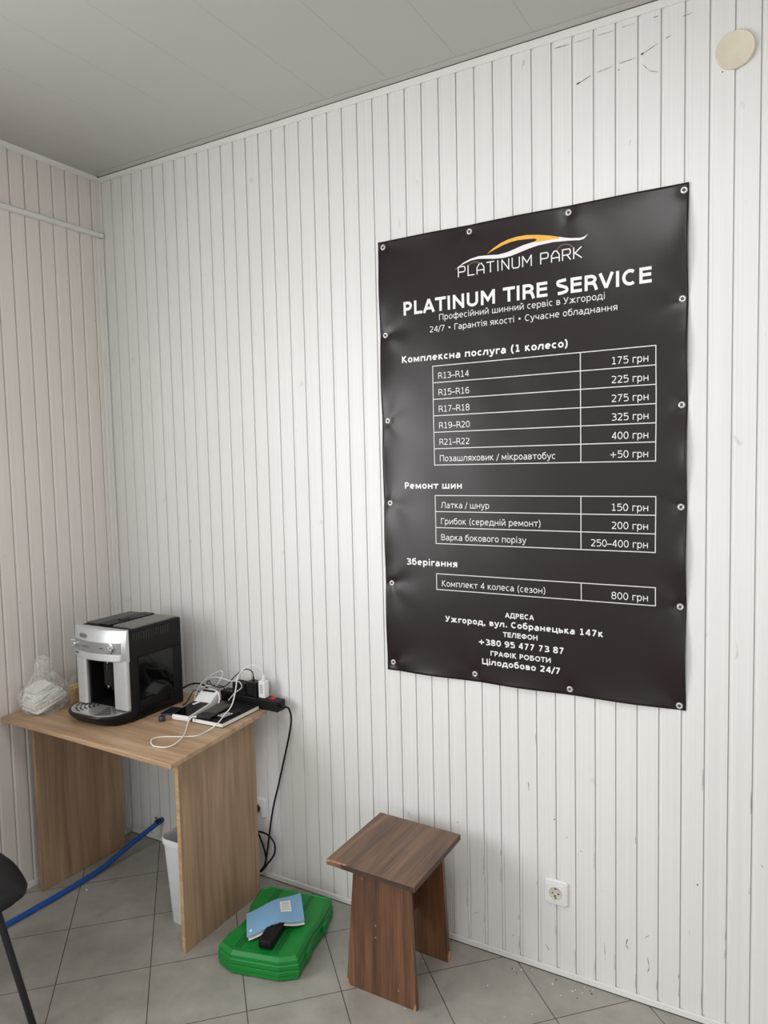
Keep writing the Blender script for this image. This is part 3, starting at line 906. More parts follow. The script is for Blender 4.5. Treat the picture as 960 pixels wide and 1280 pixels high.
def table(top, bot, rows, u0=-0.2985, u1=0.4150, uc=0.1972):
    mb = MB()
    n = len(rows)
    for i in range(n + 1):
        z = top + (bot - top) * i / n
        rule(mb, u0 - 0.0013, z, u1 + 0.0013, z, 0.0027, 60)
    for u in (u0, uc, u1):
        rule(mb, u, bot, u, top, 0.0027, 30)
    t = mb.build('price_table', M['print_line'], ban, recalc=False)
    for i, (l, lw, r, rw) in enumerate(rows):
        z = bot + (top - bot) * (n - 1 - i) / n
        text_part('service_lettering', (l, u0 + 0.0205, u0 + 0.0205 + lw, z + 0.0122, 0.0205), parent=t)
        text_part('price_lettering', (r, u1 - 0.0212 - rw, u1 - 0.0212, z + 0.0115, 0.0215), parent=t)
table(1.0611, 0.7300, [('R13–R14', .1112, '175 грн', .1035), ('R15–R16', .1112, '225 грн', .1045), ('R17–R18', .1112, '275 грн', .1045),
                       ('R19–R20', .1112, '325 грн', .1045), ('R21–R22', .1090, '400 грн', .1045), ('Позашляховик / мікроавтобус', .396, '+50 грн', .109)])
table(0.6265, 0.4625, [('Латка / шнур', .1745, '150 грн', .1045), ('Грибок (середній ремонт)', .3468, '200 грн', .1045), ('Варка бокового порізу', .300, '250–400 грн', .1665)])
table(0.3584, 0.3042, [('Комплект 4 колеса (сезон)', .361, '800 грн', .1052)])
for row in [
    ('АДРЕСА', -0.0527, 0.0454, 0.2280, 0.0165, BO), ('Ужгород, вул. Собранецька 147к', -0.2687, 0.2637, 0.1952, 0.0200, BO),
    ('ТЕЛЕФОН', -0.0619, 0.0564, 0.1632, 0.0165, BO), ('+380 95 477 73 87', -0.1476, 0.1422, 0.1290, 0.0200, BO),
    ('ГРАФІК РОБОТИ', -0.1045, 0.0993, 0.0952, 0.0165, BO), ('Цілодобово 24/7', -0.1348, 0.1307, 0.0631, 0.0200, BO)]:
    text_part('contact_lettering', row)

for gu, gz in GROM:
    g = MB()
    gy = -disp(gu, gz)
    prof = [(0.0046, 0.0), (0.0046, 0.0024), (0.0062, 0.0033), (0.0088, 0.0026), (0.0100, 0.0008), (0.0100, 0.0)]
    g.lathe(prof, (0, 0, 0), (0, -1, 0), 20, cap0=False, cap1=False)
    go = g.build('grommet', M['steel'], ban, loc=(edge_u(gu, gz), gy - 0.0002, gz), smooth=True, angle=50)
    s = MB()
    s.lathe([(0.0044, -0.0012), (0.0044, 0.0012), (0.0036, 0.0022), (0.0018, 0.0026)], (0, 0, 0), (0, -1, 0), 14)
    s.build('screw', M['shade_and_fittings'], go, smooth=True)

# ------------------------------------------------------------------ desk
DZ = 0.735
desk = thing('desk', 'small light oak desk with slab sides in the corner', 'desk', (0.46, -0.33, 0))
def dl(x, y): return (x - 0.46, y + 0.33)
top = [dl(0.012, -0.598), dl(0.95, -0.620), dl(0.893, -0.068), dl(0.022, -0.036)]
t = MB()
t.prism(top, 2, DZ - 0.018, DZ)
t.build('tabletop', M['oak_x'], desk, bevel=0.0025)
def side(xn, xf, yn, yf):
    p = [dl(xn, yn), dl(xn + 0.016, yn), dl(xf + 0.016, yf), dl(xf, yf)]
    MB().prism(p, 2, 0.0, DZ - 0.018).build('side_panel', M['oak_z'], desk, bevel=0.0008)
side(0.843, 0.846, -0.506, -0.108)
b_ = MB()
b_.box(0.8432 - 0.46, 0.8588 - 0.46, -0.5066 + 0.33, -0.5058 + 0.33, 0.0005, DZ - 0.0185)
o = b_.build('edge_band', M['oak_edge'], desk)
o['label'] = 'pale edge band of the side panel'
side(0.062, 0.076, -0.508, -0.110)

# ------------------------------------------------------------------ coffee machine
cm = thing('coffee_machine', 'silver and black bean to cup coffee machine on the oak desk', 'coffee machine', (0.393, -0.414, DZ), math.radians(1.5))
B = MB()
HM = 0.352
B.box(-0.134, 0.139, 0.001, 0.27, 0.236, HM - 0.004)
B.box(-0.134, 0.139, 0.125, 0.27, 0.0, 0.240)
B.box(-0.134, -0.080, 0.001, 0.130, 0.006, 0.240)
B.box(0.068, 0.139, 0.001, 0.130, 0.006, 0.240)
B.box(-0.134, 0.139, 0.001, 0.130, 0.0, 0.046)
B.build('body', M['black_soft'], cm, bevel=0.006, seg=3)
# bowed front fascia
def bow(x, amp): return -amp * (1 - (x / 0.14) ** 2)
def fascia(z_levels, back=0.0, n=20, x0=-0.135, x1=0.140):
    rings = []
    for z, amp, off in z_levels:
        fr = [(x0 + (x1 - x0) * i / n, bow(x0 + (x1 - x0) * i / n, amp) + off, z) for i in range(n + 1)]
        rings.append(fr + [(x1, back, z), (x0, back, z)])
    return rings
F = MB()
FO = -0.012
F.loft(fascia([(0.232, 0.028, -0.001 + FO), (0.236, 0.030, -0.004 + FO), (0.300, 0.030, -0.003 + FO), (0.338, 0.027, 0.002 + FO), (0.349, 0.024, 0.004 + FO), (HM, 0.020, 0.009 + FO)]))
F.build('fascia', M['silver'], cm, smooth=True, angle=40)
K = MB()
K.loft(fascia([(0.262, 0.0305, -0.0042 + FO), (0.263, 0.031, -0.0050 + FO), (0.303, 0.031, -0.0046 + FO), (0.304, 0.0305, -0.0036 + FO)], back=-0.008, x0=-0.125, x1=0.122))
K.build('control_band', M['silver_band'], cm, smooth=True, angle=40)
def fy(x): return bow(x, 0.031) - 0.0046 + FO
kx = 0.078
kn = MB()
kn.lathe([(0.0205, -0.002), (0.0205, 0.002), (0.0175, 0.003), (0.0165, 0.016), (0.0145, 0.0185), (0.0, 0.019)], (kx, fy(kx), 0.284), (0.12, -1, 0), 28, cap1=False)
kn.build('knob', M['chrome'], cm, smooth=True, angle=40)
kp = MB()
kp.obox((0.047, fy(0.047) - 0.002, 0.284), (0.016, 0.004, 0.003), (0, 0, 0.1))
kp.build('indicator', M['dark_lid'], cm)
sk = MB()
sx_ = -0.116
sk.lathe([(0.011, -0.002), (0.011, 0.010), (0.009, 0.014), (0.0, 0.0145)], (sx_, fy(sx_), 0.284), (-0.1, -1, 0), 20, cap1=False)
sk.lathe([(0.006, 0.0), (0.006, 0.022), (0.004, 0.024)], (-0.139, -0.008, 0.290), (-1, -0.3, 0), 14)
sk.build('steam_knob', M['chrome'], cm, smooth=True, angle=40)
bt = MB()
for i in range(2):
    bx = -0.118 + 0.014 * i
    bt.lathe([(0.0035, 0), (0.0035, 0.0015), (0.0025, 0.002)], (bx, bow(bx, 0.030) - 0.0035 + FO, 0.250), (0, -1, 0), 12)
bt.build('button', M['black'], cm)
# raised oval badge
bd = MB()
def front_y(x, z):
    t = (z - 0.300) / 0.038
    amp = 0.030 + (0.027 - 0.030) * t
    return bow(x, amp) - 0.003 + 0.005 * t + FO
ov = []
for i in range(36):
    a = 2 * PI * i / 36
    c, s = math.cos(a), math.sin(a)
    ov.append((-0.062 + 0.030 * math.copysign(abs(c) ** 0.7, c), 0.321 + 0.0115 * math.copysign(abs(s) ** 0.8, s)))
bd.loft([[(u, front_y(u, z) - l, z) for u, z in ov] for l in (0.0, 0.0016)])
in_ = [(-0.062 + (u + 0.062) * 0.88, 0.321 + (z - 0.321) * 0.80) for u, z in ov]
bd.loft([[(u, front_y(u, z) - l, z) for u, z in in_] for l in (0.0, 0.0022)], mi=1)
glyphs(bd, "DeLonghi", -0.083, -0.041, 0.3175, 0.0085, False, 2, lambda u, z: (u, front_y(u, z) - 0.0025, z))
o = bd.build('badge', [M['silver'], M['silver_band'], M['dark_lid']], cm)
o['label'] = 'oval maker badge'
sc2 = MB()
glyphs(sc2, 'magnifica', -0.064, -0.018, 0.2805, 0.0075, False, 0, lambda u, z: (u, bow(u, 0.031) - 0.0056 + FO, z))
sc2.build('script_mark', M['dark_lid'], cm, recalc=False)
# silver columns either side of the brew bay
def column(x0, x1, name='column'):
    c = MB()
    a = rrect(x0, x1, -0.020, 0.002, 0.0095, 5)
    rings = [[(x, y, z) for x, y in a] for z in (0.050, 0.237)]
    c.loft(rings)
    c.build(name, M['silver'], cm, smooth=True, angle=40)
column(0.0685, 0.1405)
column(-0.130, -0.078)
# spout
sp = MB()
sp.prism(rrect(-0.040, 0.034, 0.045, 0.126, 0.008), 2, 0.150, 0.240)
sp.prism(rrect(-0.030, 0.018, 0.020, 0.060, 0.008), 2, 0.118, 0.235)
sp.lathe([(0.007, 0.0), (0.005, -0.02)], (-0.018, 0.034, 0.120), (0, 0, 1), 12)
sp.lathe([(0.007, 0.0), (0.005, -0.02)], (0.006, 0.034, 0.120), (0, 0, 1), 12)
sp.build('spout', M['black'], cm, bevel=0.001)
st = MB()
st.lathe([(0.0065, 0), (0.0065, 0.012)], (-0.018, 0.034, 0.108), (0, 0, 1), 14)
st.build('nozzle', M['chrome'], cm, smooth=True)
st = MB()
st.tube([(0.012, 0.012, 0.228), (0.010, 0.008, 0.205), (0.006, 0.012, 0.180)], 0.0028, 8)
st.build('spout_trim', M['chrome'], cm, smooth=True)
st = MB()
st.tube([(0.040, 0.03, 0.236), (0.040, 0.028, 0.190)], 0.002, 8, smooth=False)
st.build('water_outlet', M['chrome'], cm, smooth=True)
# drip tray with a bowed front
def tray_outline(amp, hw, n=26):
    pts = [(-hw, 0.02)]
    for i in range(n + 1):
        x = -hw + 2 * hw * i / n
        pts.append((x, -amp * max(0.0, 1 - abs(x / hw) ** 3.4) ** 0.55))
    pts.append((hw, 0.02))
    return pts
T = MB()
lv = [(0.0, 0.070, 0.130), (0.006, 0.082, 0.136), (0.026, 0.104, 0.141), (0.038, 0.110, 0.143), (0.043, 0.108, 0.142)]
T.loft([[(x, y, z) for x, y in tray_outline(a, h)] for z, a, h in lv])
T.build('drip_tray', M['black'], cm, smooth=True, angle=45)
G = MB()
go = [(x, max(y, -0.098)) for x, y in tray_outline(0.100, 0.134)]
G.loft([[(x, y, z) for x, y in go] for z in (0.042, 0.0455)])
# curved slots, left and right sets either side of the solid middle
for row in range(6):
    rr = 0.022 + 0.0145 * row
    for sgn in (-1, 1):
        for s in range(2):
            a0 = math.radians(6 + 38 * s)
            a1 = a0 + math.radians(32)
            pts = []
            for i in range(9):
                a = a0 + (a1 - a0) * i / 8
                pts.append((sgn * (0.018 + rr * math.cos(a) * 1.12), 0.008 - rr * math.sin(a) * 1.02))
            if any(y < -0.088 or abs(x) > 0.128 for x, y in pts): 
                pts = [p for p in pts if p[1] > -0.088 and abs(p[0]) < 0.122]
                if len(pts) < 3: continue
            w = 0.0032
            L, R = [], []
            for i, p in enumerate(pts):
                q0, q1 = pts[max(0, i - 1)], pts[min(len(pts) - 1, i + 1)]
                d = Vector((q1[0] - q0[0], q1[1] - q0[1])).normalized()
                L.append((p[0] - d.y * w, p[1] + d.x * w)); R.append((p[0] + d.y * w, p[1] - d.x * w))
            ring = L + R[::-1]
            G.loft([[(x, y, z) for x, y in ring] for z in (0.0454, 0.0459)], mi=1)
G.build('drip_grate', [M['steel'], M['black']], cm)
# right-hand side: vents and the glossy door
V = MB()
for i in range(15):
    y = 0.022 + 0.0122 * i
    V.box(0.1385, 0.1395, y, y + 0.0062, 0.303, 0.335)
V.build('vent', M['black_gloss'], cm)
sd = MB()
sd.prism(rrect(0.040, 0.216, 0.030, 0.238, 0.006), 0, 0.1385, 0.1412)
sd.build('side_door', M['black_gloss'], cm, bevel=0.0008)
# lids on top
tl = MB()
tl.prism(rrect(-0.128, 0.012, 0.030, 0.255, 0.012), 2, HM - 0.006, HM + 0.001)
tl.build('bean_lid', M['dark_lid'], cm, bevel=0.0015)
tl = MB()
tl.prism(rrect(-0.052, 0.012, 0.026, 0.258, 0.006), 2, HM - 0.004, HM + 0.0035)
tl.box(-0.026, 0.0, 0.10, 0.14, HM + 0.003, HM + 0.007)
tl.build('filler_lid', M['black'], cm, bevel=0.0015)
tl = MB()
tl.prism(rrect(0.022, 0.130, 0.030, 0.255, 0.008), 2, HM - 0.006, HM + 0.0015)
tl.build('cup_plate', M['grey_lid'], cm, bevel=0.001)

# ------------------------------------------------------------------ bag of napkins and sticks
def film_bag(name, label, loc, prof, seed, amp, sq=(1, 1), lean=(0, 0), m=None):
    """crumpled clear bag; prof: list of (z, rx, ry)"""
    b = MB()
    n = 40
    rings = []
    top = prof[-1][0]
    fine = []
    for (a, b2) in zip(prof[:-1], prof[1:]):
        for k in range(6):
            t = k / 6
            fine.append(tuple(a[i] + (b2[i] - a[i]) * t for i in range(3)))
    fine.append(prof[-1])
    for z, rx, ry in fine:
        r = []
        for j in range(n):
            a = 2 * PI * j / n
            p = Vector((math.cos(a) * rx, math.sin(a) * ry, z))
            k = 1 + amp * noise.noise(p * 24 + Vector((seed, 0, 0))) + amp * 0.35 * noise.noise(p * 60 + Vector((0, seed, 0)))
            r.append((p.x * k + lean[0] * z / top, p.y * k + lean[1] * z / top, max(0.0, z + (0.006 * noise.noise(p * 40 + Vector((0, 0, seed))) if z > 0.004 else 0))))
        rings.append(r)
    b.loft(rings)
    o = b.build(name, m or M['film'], None, loc=loc, smooth=True, angle=60)
    return tag(o, label, 'bag')
film_bag('plastic_bag', 'crumpled clear plastic bag of white paper napkins at the desk corner', (0.096, -0.462, DZ + 0.0005),
         [(0.0, 0.060, 0.076), (0.012, 0.070, 0.094), (0.05, 0.073, 0.112), (0.085, 0.060, 0.104), (0.12, 0.040, 0.062), (0.15, 0.026, 0.036), (0.18, 0.024, 0.036), (0.203, 0.020, 0.030), (0.212, 0.008, 0.012)], 4.2, 0.13, lean=(-0.025, 0.012))
TIL = math.radians(19)
for i in range(10):
    n_ = MB()
    hw, hd = (0.054 - 0.0016 * i) * random.uniform(.86, 1.0), (0.078 - 0.0036 * i) * random.uniform(.86, 1.0)
    pl = rrect(-hw, hw, -hd, hd, 0.016, 4)
    rings = [[(x, y, z + 0.007 * noise.noise(Vector((x * 30, y * 30, i * 0.30)))) for x, y in pl] for z in (0.0, 0.0058)]
    n_.loft(rings)
    c0 = Vector((0.100, -0.466, DZ + 0.036))
    off = Vector((0, -math.sin(TIL), math.cos(TIL))) * (0.0072 * i)
    o = n_.build('paper_napkin', M['paper'], None, loc=tuple(c0 + off + Vector((random.uniform(-.002, .002), random.uniform(-.002, .002), 0)) + Vector((-0.0008 * i, 0, 0))),
                 rot=(TIL + math.radians(random.uniform(-2, 2)), math.radians(6 + random.uniform(-2, 2)), math.radians(random.uniform(-13, 13))), smooth=True)
    tag(o, 'folded white paper napkin in the stack inside the clear bag', 'napkin', 'paper napkins in the clear bag')
for row in range(11):
    for c_ in range(4):
        s_ = MB()
        s_.prism(rrect(-0.0035, 0.0035, -0.080, 0.080, 0.0033, 3), 2, 0.0, 0.0022)
        o = s_.build('wooden_stirrer', M['stick'], None, loc=(0.104 + 0.0105 * c_ + random.uniform(-.003, .003) + 0.001 * row, -0.288 + random.uniform(-.008, .008), DZ + 0.0015 + 0.0066 * row),
                     rot=(0, math.radians(random.uniform(-22, 22)), math.radians(random.uniform(-4, 4))))
        tag(o, 'thin wooden coffee stirrer in the bundle beside the coffee machine', 'stirrer', 'wooden stirrers in the second bag')
M['film_thin'] = clear_film('thin_bag_film', (240, 238, 234), 0.12)
film_bag('plastic_bag', 'small clear plastic bag around wooden stirrers between napkin bag and coffee machine', (0.122, -0.288, DZ + 0.0005),
         [(0.0, 0.036, 0.088), (0.02, 0.042, 0.096), (0.072, 0.042, 0.096), (0.086, 0.034, 0.085), (0.104, 0.026, 0.070), (0.112, 0.006, 0.02)], 9.1, 0.10, m=M['film_thin'])

# ------------------------------------------------------------------ clutter on the right of the desk
TZ = DZ
# black hard-cover book
bk = thing('notebook', 'thick black hardcover notebook with white page edges at the desk edge', 'notebook', (0.800, -0.195, TZ), math.radians(2))
q = MB()
q.box(-0.074, 0.074, -0.110, 0.110, 0.0, 0.002)
q.box(-0.074, 0.074, -0.110, 0.110, 0.0165, 0.0187)
q.box(-0.074, -0.0715, -0.110, 0.110, 0.0, 0.0187)
q.build('cover', M['black_soft'], bk, bevel=0.0008)
MB().box(-0.0713, 0.0715, -0.1075, 0.1075, 0.0021, 0.0164).build('pages', M['paper'], bk)
q = MB()
for i, (w_, z_) in enumerate(((0.022, 0), (0.018, 0.007))):
    q.box(0.012, 0.012 + w_, -0.012 + z_, -0.0095 + z_, 0.0187, 0.0190)
q.build('cover_print', M['grey_lid'], bk)
# keypad handset on top of the book
kh = thing('handheld_device', 'flat black handheld device with white keys lying on the black notebook', 'handheld device', (0.782, -0.226, TZ + 0.0192), math.radians(8))
q = MB()
q.prism(rrect(-0.040, 0.026, -0.078, 0.075, 0.007), 2, 0.0, 0.012)
q.build('case', M['black'], kh, bevel=0.002)
q = MB()
q.prism(rrect(-0.036, 0.022, -0.035, 0.070, 0.003), 2, 0.012, 0.0126)
q.build('screen', M['dark_lid'], kh)
kq = thing('keypad', 'small black keypad with rows of white keys beside the black handheld', 'keypad', (0.838, -0.228, TZ + 0.0192), math.radians(-4))
q = MB()
q.prism(rrect(-0.022, 0.022, -0.042, 0.046, 0.005), 2, 0.0, 0.006)
q.build('case', M['black_soft'], kq, bevel=0.001)
for r in range(4):
    for c_ in range(3):
        q = MB()
        q.prism(rrect(-0.0042, 0.0042, -0.003, 0.003, 0.001, 2), 2, 0.006, 0.0072)
        q.build('key', M['white_pl'], kq, loc=(-0.013 + 0.013 * c_, -0.032 + 0.0125 * r, 0))
# card terminal: white wedge with a dark glossy screen and printer hump
pt = thing('card_terminal', 'white card payment terminal with black screen between coffee machine and black notebook', 'card terminal', (0.668, -0.205, TZ), math.radians(6))
hw = 0.040
prof = [(-0.108, 0.0), (-0.110, 0.004), (-0.110, 0.017), (-0.106, 0.020), (0.020, 0.031), (0.050, 0.050), (0.072, 0.060), (0.090, 0.056), (0.094, 0.040), (0.090, 0.0)]
q = MB()
q.prism(prof, 0, -hw, hw)
q.build('terminal_body', M['white_pl'], pt, bevel=0.004, seg=3)
q = MB()
q.add([(-hw + 0.004, -0.104, 0.0206), (hw - 0.004, -0.104, 0.0206), (hw - 0.004, 0.016, 0.0312), (-hw + 0.004, 0.016, 0.0312),
       (-hw + 0.004, -0.104, 0.0222), (hw - 0.004, -0.104, 0.0222), (hw - 0.004, 0.016, 0.0328), (-hw + 0.004, 0.016, 0.0328)],
      [(0, 3, 2, 1), (4, 5, 6, 7), (0, 1, 5, 4), (1, 2, 6, 5), (2, 3, 7, 6), (3, 0, 4, 7)])
q.build('screen', M['black_gloss'], pt)
q = MB()
q.box(-0.030, 0.026, -0.0005, 0.012, 0.0, 0.004)
q.build('paper_slot', M['black'], pt, loc=(0, 0.066, 0.058))
q = MB()
q.obox((0.0, 0, 0), (0.013, 0.028, 0.0006))
q.build('sticker', M['paper'], pt, loc=(-0.012, 0.000, 0.0320), rot=(math.radians(5), 0, math.radians(-18)))
# power strip
ps = thing('power_strip', 'black power strip with red switch at the back corner of the desk', 'power strip', (0.955, -0.058, TZ), math.radians(-3))
q = MB()
q.prism(rrect(-0.0255, 0.0255, 0.0, 0.042, 0.006), 0, -0.300, 0.0)
q.build('housing', M['black'], ps, bevel=0.001)
q = MB()
q.prism(rrect(-0.052, -0.028, -0.009, 0.009, 0.002), 2, 0.0415, 0.0455)
q.build('switch', M['red'], ps, bevel=0.001)
for i in range(5):
    q = MB()
    q.lathe([(0.019, 0.0), (0.019, 0.0012), (0.0165, 0.0012), (0.0165, 0.0003)], (0, 0, 0), (0, 0, 1), 24)
    q.build('socket', M['black_gloss'], ps, loc=(-0.079 - 0.043 * i, 0, 0.0418))
q = MB()
q.lathe([(0.007, 0), (0.0055, 0.012), (0.0045, 0.024)], (0, 0, 0.020), (1, 0, 0), 12)
q.build('strain_relief', M['black'], ps)
# chargers in the strip
SZ = TZ + 0.0432
ch = thing('charger', 'black square plug charger standing in the power strip', 'charger', (0.822, -0.054, SZ), math.radians(-3))
q = MB()
q.prism(rrect(-0.026, 0.026, -0.021, 0.021, 0.005), 2, 0.0, 0.056)
q.build('charger_body', M['black'], ch, bevel=0.002)
ch = thing('charger', 'small white phone charger standing in the power strip beside its red switch', 'charger', (0.872, -0.057, SZ), math.radians(-3))
q = MB()
q.prism(rrect(-0.016, 0.016, -0.014, 0.014, 0.004), 2, 0.0, 0.066)
q.build('charger_body', M['white_pl'], ch, bevel=0.002)
q = MB()
for i in range(5):
    q.box(-0.008 + 0.002 * (i % 2), 0.008, -0.0144, -0.0139, 0.020 + 0.007 * i, 0.0225 + 0.007 * i)
q.build('rating_print', M['grey_lid'], ch)
ch = thing('power_adapter', 'low black adapter plugged in behind the white cable bundle', 'adapter', (0.757, -0.052, SZ), math.radians(-3))
q = MB()
q.prism(rrect(-0.034, 0.034, -0.022, 0.022, 0.005), 2, 0.0, 0.044)
q.build('adapter_body', M['black_soft'], ch, bevel=0.002)
# cables
def cable(name, label, pts, r, m, plug=None, k=8):
    mb = MB()
    mb.tube(pts, r, 8, k)
    if plug:
        for a, b, r0, r1 in plug:
            mb.tube([a, b], lambda t, r0=r0, r1=r1: r0 + (r1 - r0) * t, 10, smooth=False)
    return tag(mb.build(name, m, None, smooth=True, angle=60), label, 'cable')
T2 = TZ + 0.0026
cable('charging_cable', 'white charging cable looping over the notebook and desk from the white charger',
      [(0.872, -0.057, 0.868), (0.870, -0.062, 0.884), (0.860, -0.072, 0.899), (0.834, -0.085, 0.906), (0.806, -0.105, 0.887), (0.803, -0.130, 0.863), (0.820, -0.160, 0.830), (0.838, -0.205, 0.785), (0.846, -0.258, 0.764), (0.862, -0.300, 0.7575), (0.860, -0.330, 0.746), (0.852, -0.360, T2), (0.850, -0.403, T2), (0.805, -0.433, T2), (0.745, -0.466, T2), (0.732, -0.500, T2), (0.775, -0.536, T2), (0.811, -0.536, T2), (0.835, -0.521, T2), (0.841, -0.490, T2 + .004), (0.816, -0.435, T2 + .004), (0.770, -0.374, T2), (0.738, -0.332, 0.745), (0.742, -0.318, 0.760), (0.752, -0.304, 0.7605)],
      0.0023, M['white_pl'], plug=[((0.872, -0.057, 0.845), (0.872, -0.057, 0.868), 0.0065, 0.0035), ((0.748, -0.313, 0.7605), (0.757, -0.300, 0.7605), 0.004, 0.0045)])
cable('power_cable', 'thin black cable arching from the black plug charger over the card terminal',
      [(0.820, -0.054, 0.836), (0.820, -0.056, 0.856), (0.820, -0.062, 0.875), (0.792, -0.070, 0.882), (0.746, -0.075, 0.852), (0.707, -0.082, 0.812), (0.688, -0.100, 0.803), (0.668, -0.100, 0.803), (0.640, -0.100, 0.808), (0.626, -0.100, 0.822), (0.616, -0.102, 0.812), (0.630, -0.092, 0.803), (0.690, -0.085, 0.800), (0.715, -0.12, 0.770), (0.712, -0.16, 0.748)],
      0.0022, M['black'], plug=[((0.820, -0.054, 0.832), (0.820, -0.055, 0.850), 0.0045, 0.003)])
cable('cable_bundle', 'tangled thin white cables heaped on top of the card terminal',
      [(0.590, -0.150, 0.748), (0.570, -0.120, 0.765), (0.582, -0.100, 0.805), (0.623, -0.098, 0.837), (0.670, -0.095, 0.863), (0.692, -0.095, 0.869), (0.697, -0.097, 0.852), (0.678, -0.100, 0.823), (0.663, -0.098, 0.806), (0.630, -0.098, 0.803), (0.595, -0.110, 0.795), (0.585, -0.105, 0.800), (0.606, -0.100, 0.822), (0.653, -0.100, 0.841), (0.691, -0.100, 0.842), (0.743, -0.098, 0.836), (0.780, -0.095, 0.838), (0.790, -0.092, 0.815), (0.760, -0.100, 0.790), (0.735, -0.110, 0.760)],
      0.0017, M['white_pl'])
cable('flat_cable', 'second white cable bent across the front of the card terminal',
      [(0.592, -0.142, 0.745), (0.602, -0.128, 0.775), (0.628, -0.120, 0.792), (0.668, -0.122, 0.797), (0.700, -0.128, 0.790), (0.716, -0.14, 0.768), (0.724, -0.165, 0.742)],
      0.0030, M['white_pl'])
cable('power_cable', 'thick black cable leaving the back of the coffee machine towards the power strip',
      [(0.470, -0.135, 0.762), (0.502, -0.105, 0.783), (0.527, -0.095, 0.794), (0.559, -0.090, 0.799), (0.582, -0.085, 0.793), (0.600, -0.070, 0.770), (0.620, -0.055, 0.745), (0.655, -0.052, 0.750)],
      0.0034, M['black'])
cable('power_cable', 'thin black cable lying on the desk between coffee machine and card terminal',
      [(0.566, -0.190, TZ + 0.003), (0.554, -0.154, 0.742), (0.536, -0.112, 0.755), (0.528, -0.085, 0.765), (0.545, -0.075, 0.758), (0.575, -0.072, 0.748), (0.612, -0.060, 0.742)],
      0.0020, M['black'])
cord = cable('cord', '',
      [(0.978, -0.060, 0.756), (0.988, -0.050, 0.745), (0.986, -0.036, 0.700), (0.968, -0.030, 0.630), (0.935, -0.027, 0.520), (0.905, -0.026, 0.420), (0.874, -0.026, 0.319), (0.852, -0.027, 0.216), (0.834, -0.028, 0.117), (0.818, -0.030, 0.055), (0.803, -0.032, 0.036), (0.812, -0.032, 0.044), (0.832, -0.034, 0.068), (0.877, -0.036, 0.128), (0.882, -0.037, 0.175), (0.849, -0.037, 0.204), (0.800, -0.036, 0.204), (0.806, -0.033, 0.180), (0.820, -0.030, 0.140), (0.826, -0.026, 0.100), (0.820, -0.028, 0.065), (0.795, -0.040, 0.034), (0.785, -0.040, 0.060), (0.780, -0.035, 0.130), (0.778, -0.045, 0.230), (0.778, -0.055, 0.283)],
      0.0038, M['black'], plug=[((0.778, -0.006, 0.289), (0.778, -0.052, 0.289), 0.016, 0.010)])
del cord['label'], cord['category']
cord.parent = ps
cord.matrix_parent_inverse = (Matrix.Translation(ps.location) @ Euler(ps.rotation_euler).to_matrix().to_4x4()).inverted()
# small things near the front
cp = MB()
n = 18
ring = lambda r, z: [(r * (1 + (0.05 if j % 2 else 0)) * math.cos(2 * PI * j / (2 * n)), r * (1 + (0.05 if j % 2 else 0)) * math.sin(2 * PI * j / (2 * n)), z) for j in range(2 * n)]
cp.loft([ring(0.0120, 0), ring(0.0125, 0.002), ring(0.0122, 0.016), ring(0.0105, 0.0185)])
tag(cp.build('bottle_cap', M['cap'], None, loc=(0.618, -0.345, TZ), smooth=True, angle=50), 'small dark purple ribbed cap on the desk in front of the card terminal', 'cap')
db = MB()
db.prism(rrect(-0.026, 0.026, -0.040, 0.040, 0.009), 2, 0.0, 0.006)
tag(db.build('phone_case', M['dblue'], None, loc=(0.574, -0.255, TZ), rot=(0, 0, math.radians(12)), bevel=0.002), 'flat dark blue case against the coffee machine side', 'case')

# ------------------------------------------------------------------ waste bin
bn = thing('waste_bin', 'white plastic waste bin under the desk behind the oak side panel', 'bin', (0.748, -0.31, 0))
def bin_ring(hx, hy, r, z): return [(x, y, z) for x, y in rrect(-hx, hx, -hy, hy, r, 6)]
q = MB()
q.loft([bin_ring(0.070, 0.090, 0.022, 0.0), bin_ring(0.071, 0.092, 0.024, 0.004), bin_ring(0.083, 0.116, 0.034, 0.318), bin_ring(0.081, 0.114, 0.032, 0.318), bin_ring(0.069, 0.089, 0.022, 0.006)], cap0=True, cap1=True)
q.build('bin_body', M['bin'], bn, smooth=True, angle=40)
q = MB()
q.loft([bin_ring(0.0832, 0.1162, 0.034, 0.312), bin_ring(0.088, 0.121, 0.038, 0.313), bin_ring(0.088, 0.121, 0.038, 0.330), bin_ring(0.085, 0.118, 0.036, 0.334), bin_ring(0.081, 0.114, 0.033, 0.330), bin_ring(0.081, 0.114, 0.033, 0.312)], cap0=False, cap1=False)
q.build('rim', M['bin'], bn, smooth=True, angle=50)

# ------------------------------------------------------------------ blue hose
hs = thing('air_hose', 'blue hose from a wall hole under the desk down across the floor', 'hose', (0.21, -0.01, 0.0))
q = MB()
hp = [(0.215, 0.004, 0.104), (0.205, -0.030, 0.092), (0.188, -0.075, 0.072), (0.168, -0.160, 0.042), (0.168, -0.288, 0.0155), (0.170, -0.400, 0.0115), (0.170, -0.500, 0.0115), (0.166, -0.640, 0.0115), (0.160, -0.760, 0.0115), (0.157, -0.83, 0.0115)]
q.tube([(x - 0.21, y + 0.01, z) for x, y, z in hp], 0.0108, 12, 8)
q.build('hose_tube', M['hose'], hs, smooth=True, angle=60)
q = MB()
q.tube([(0.0, 0.004, 0.100), (-0.008, -0.020, 0.094)], 0.0135, 12, smooth=False)
q.tube([(-0.016, -0.006, 0.106), (-0.018, -0.012, 0.118)], 0.003, 8, smooth=False)
q.build('collar', M['dblue'], hs)

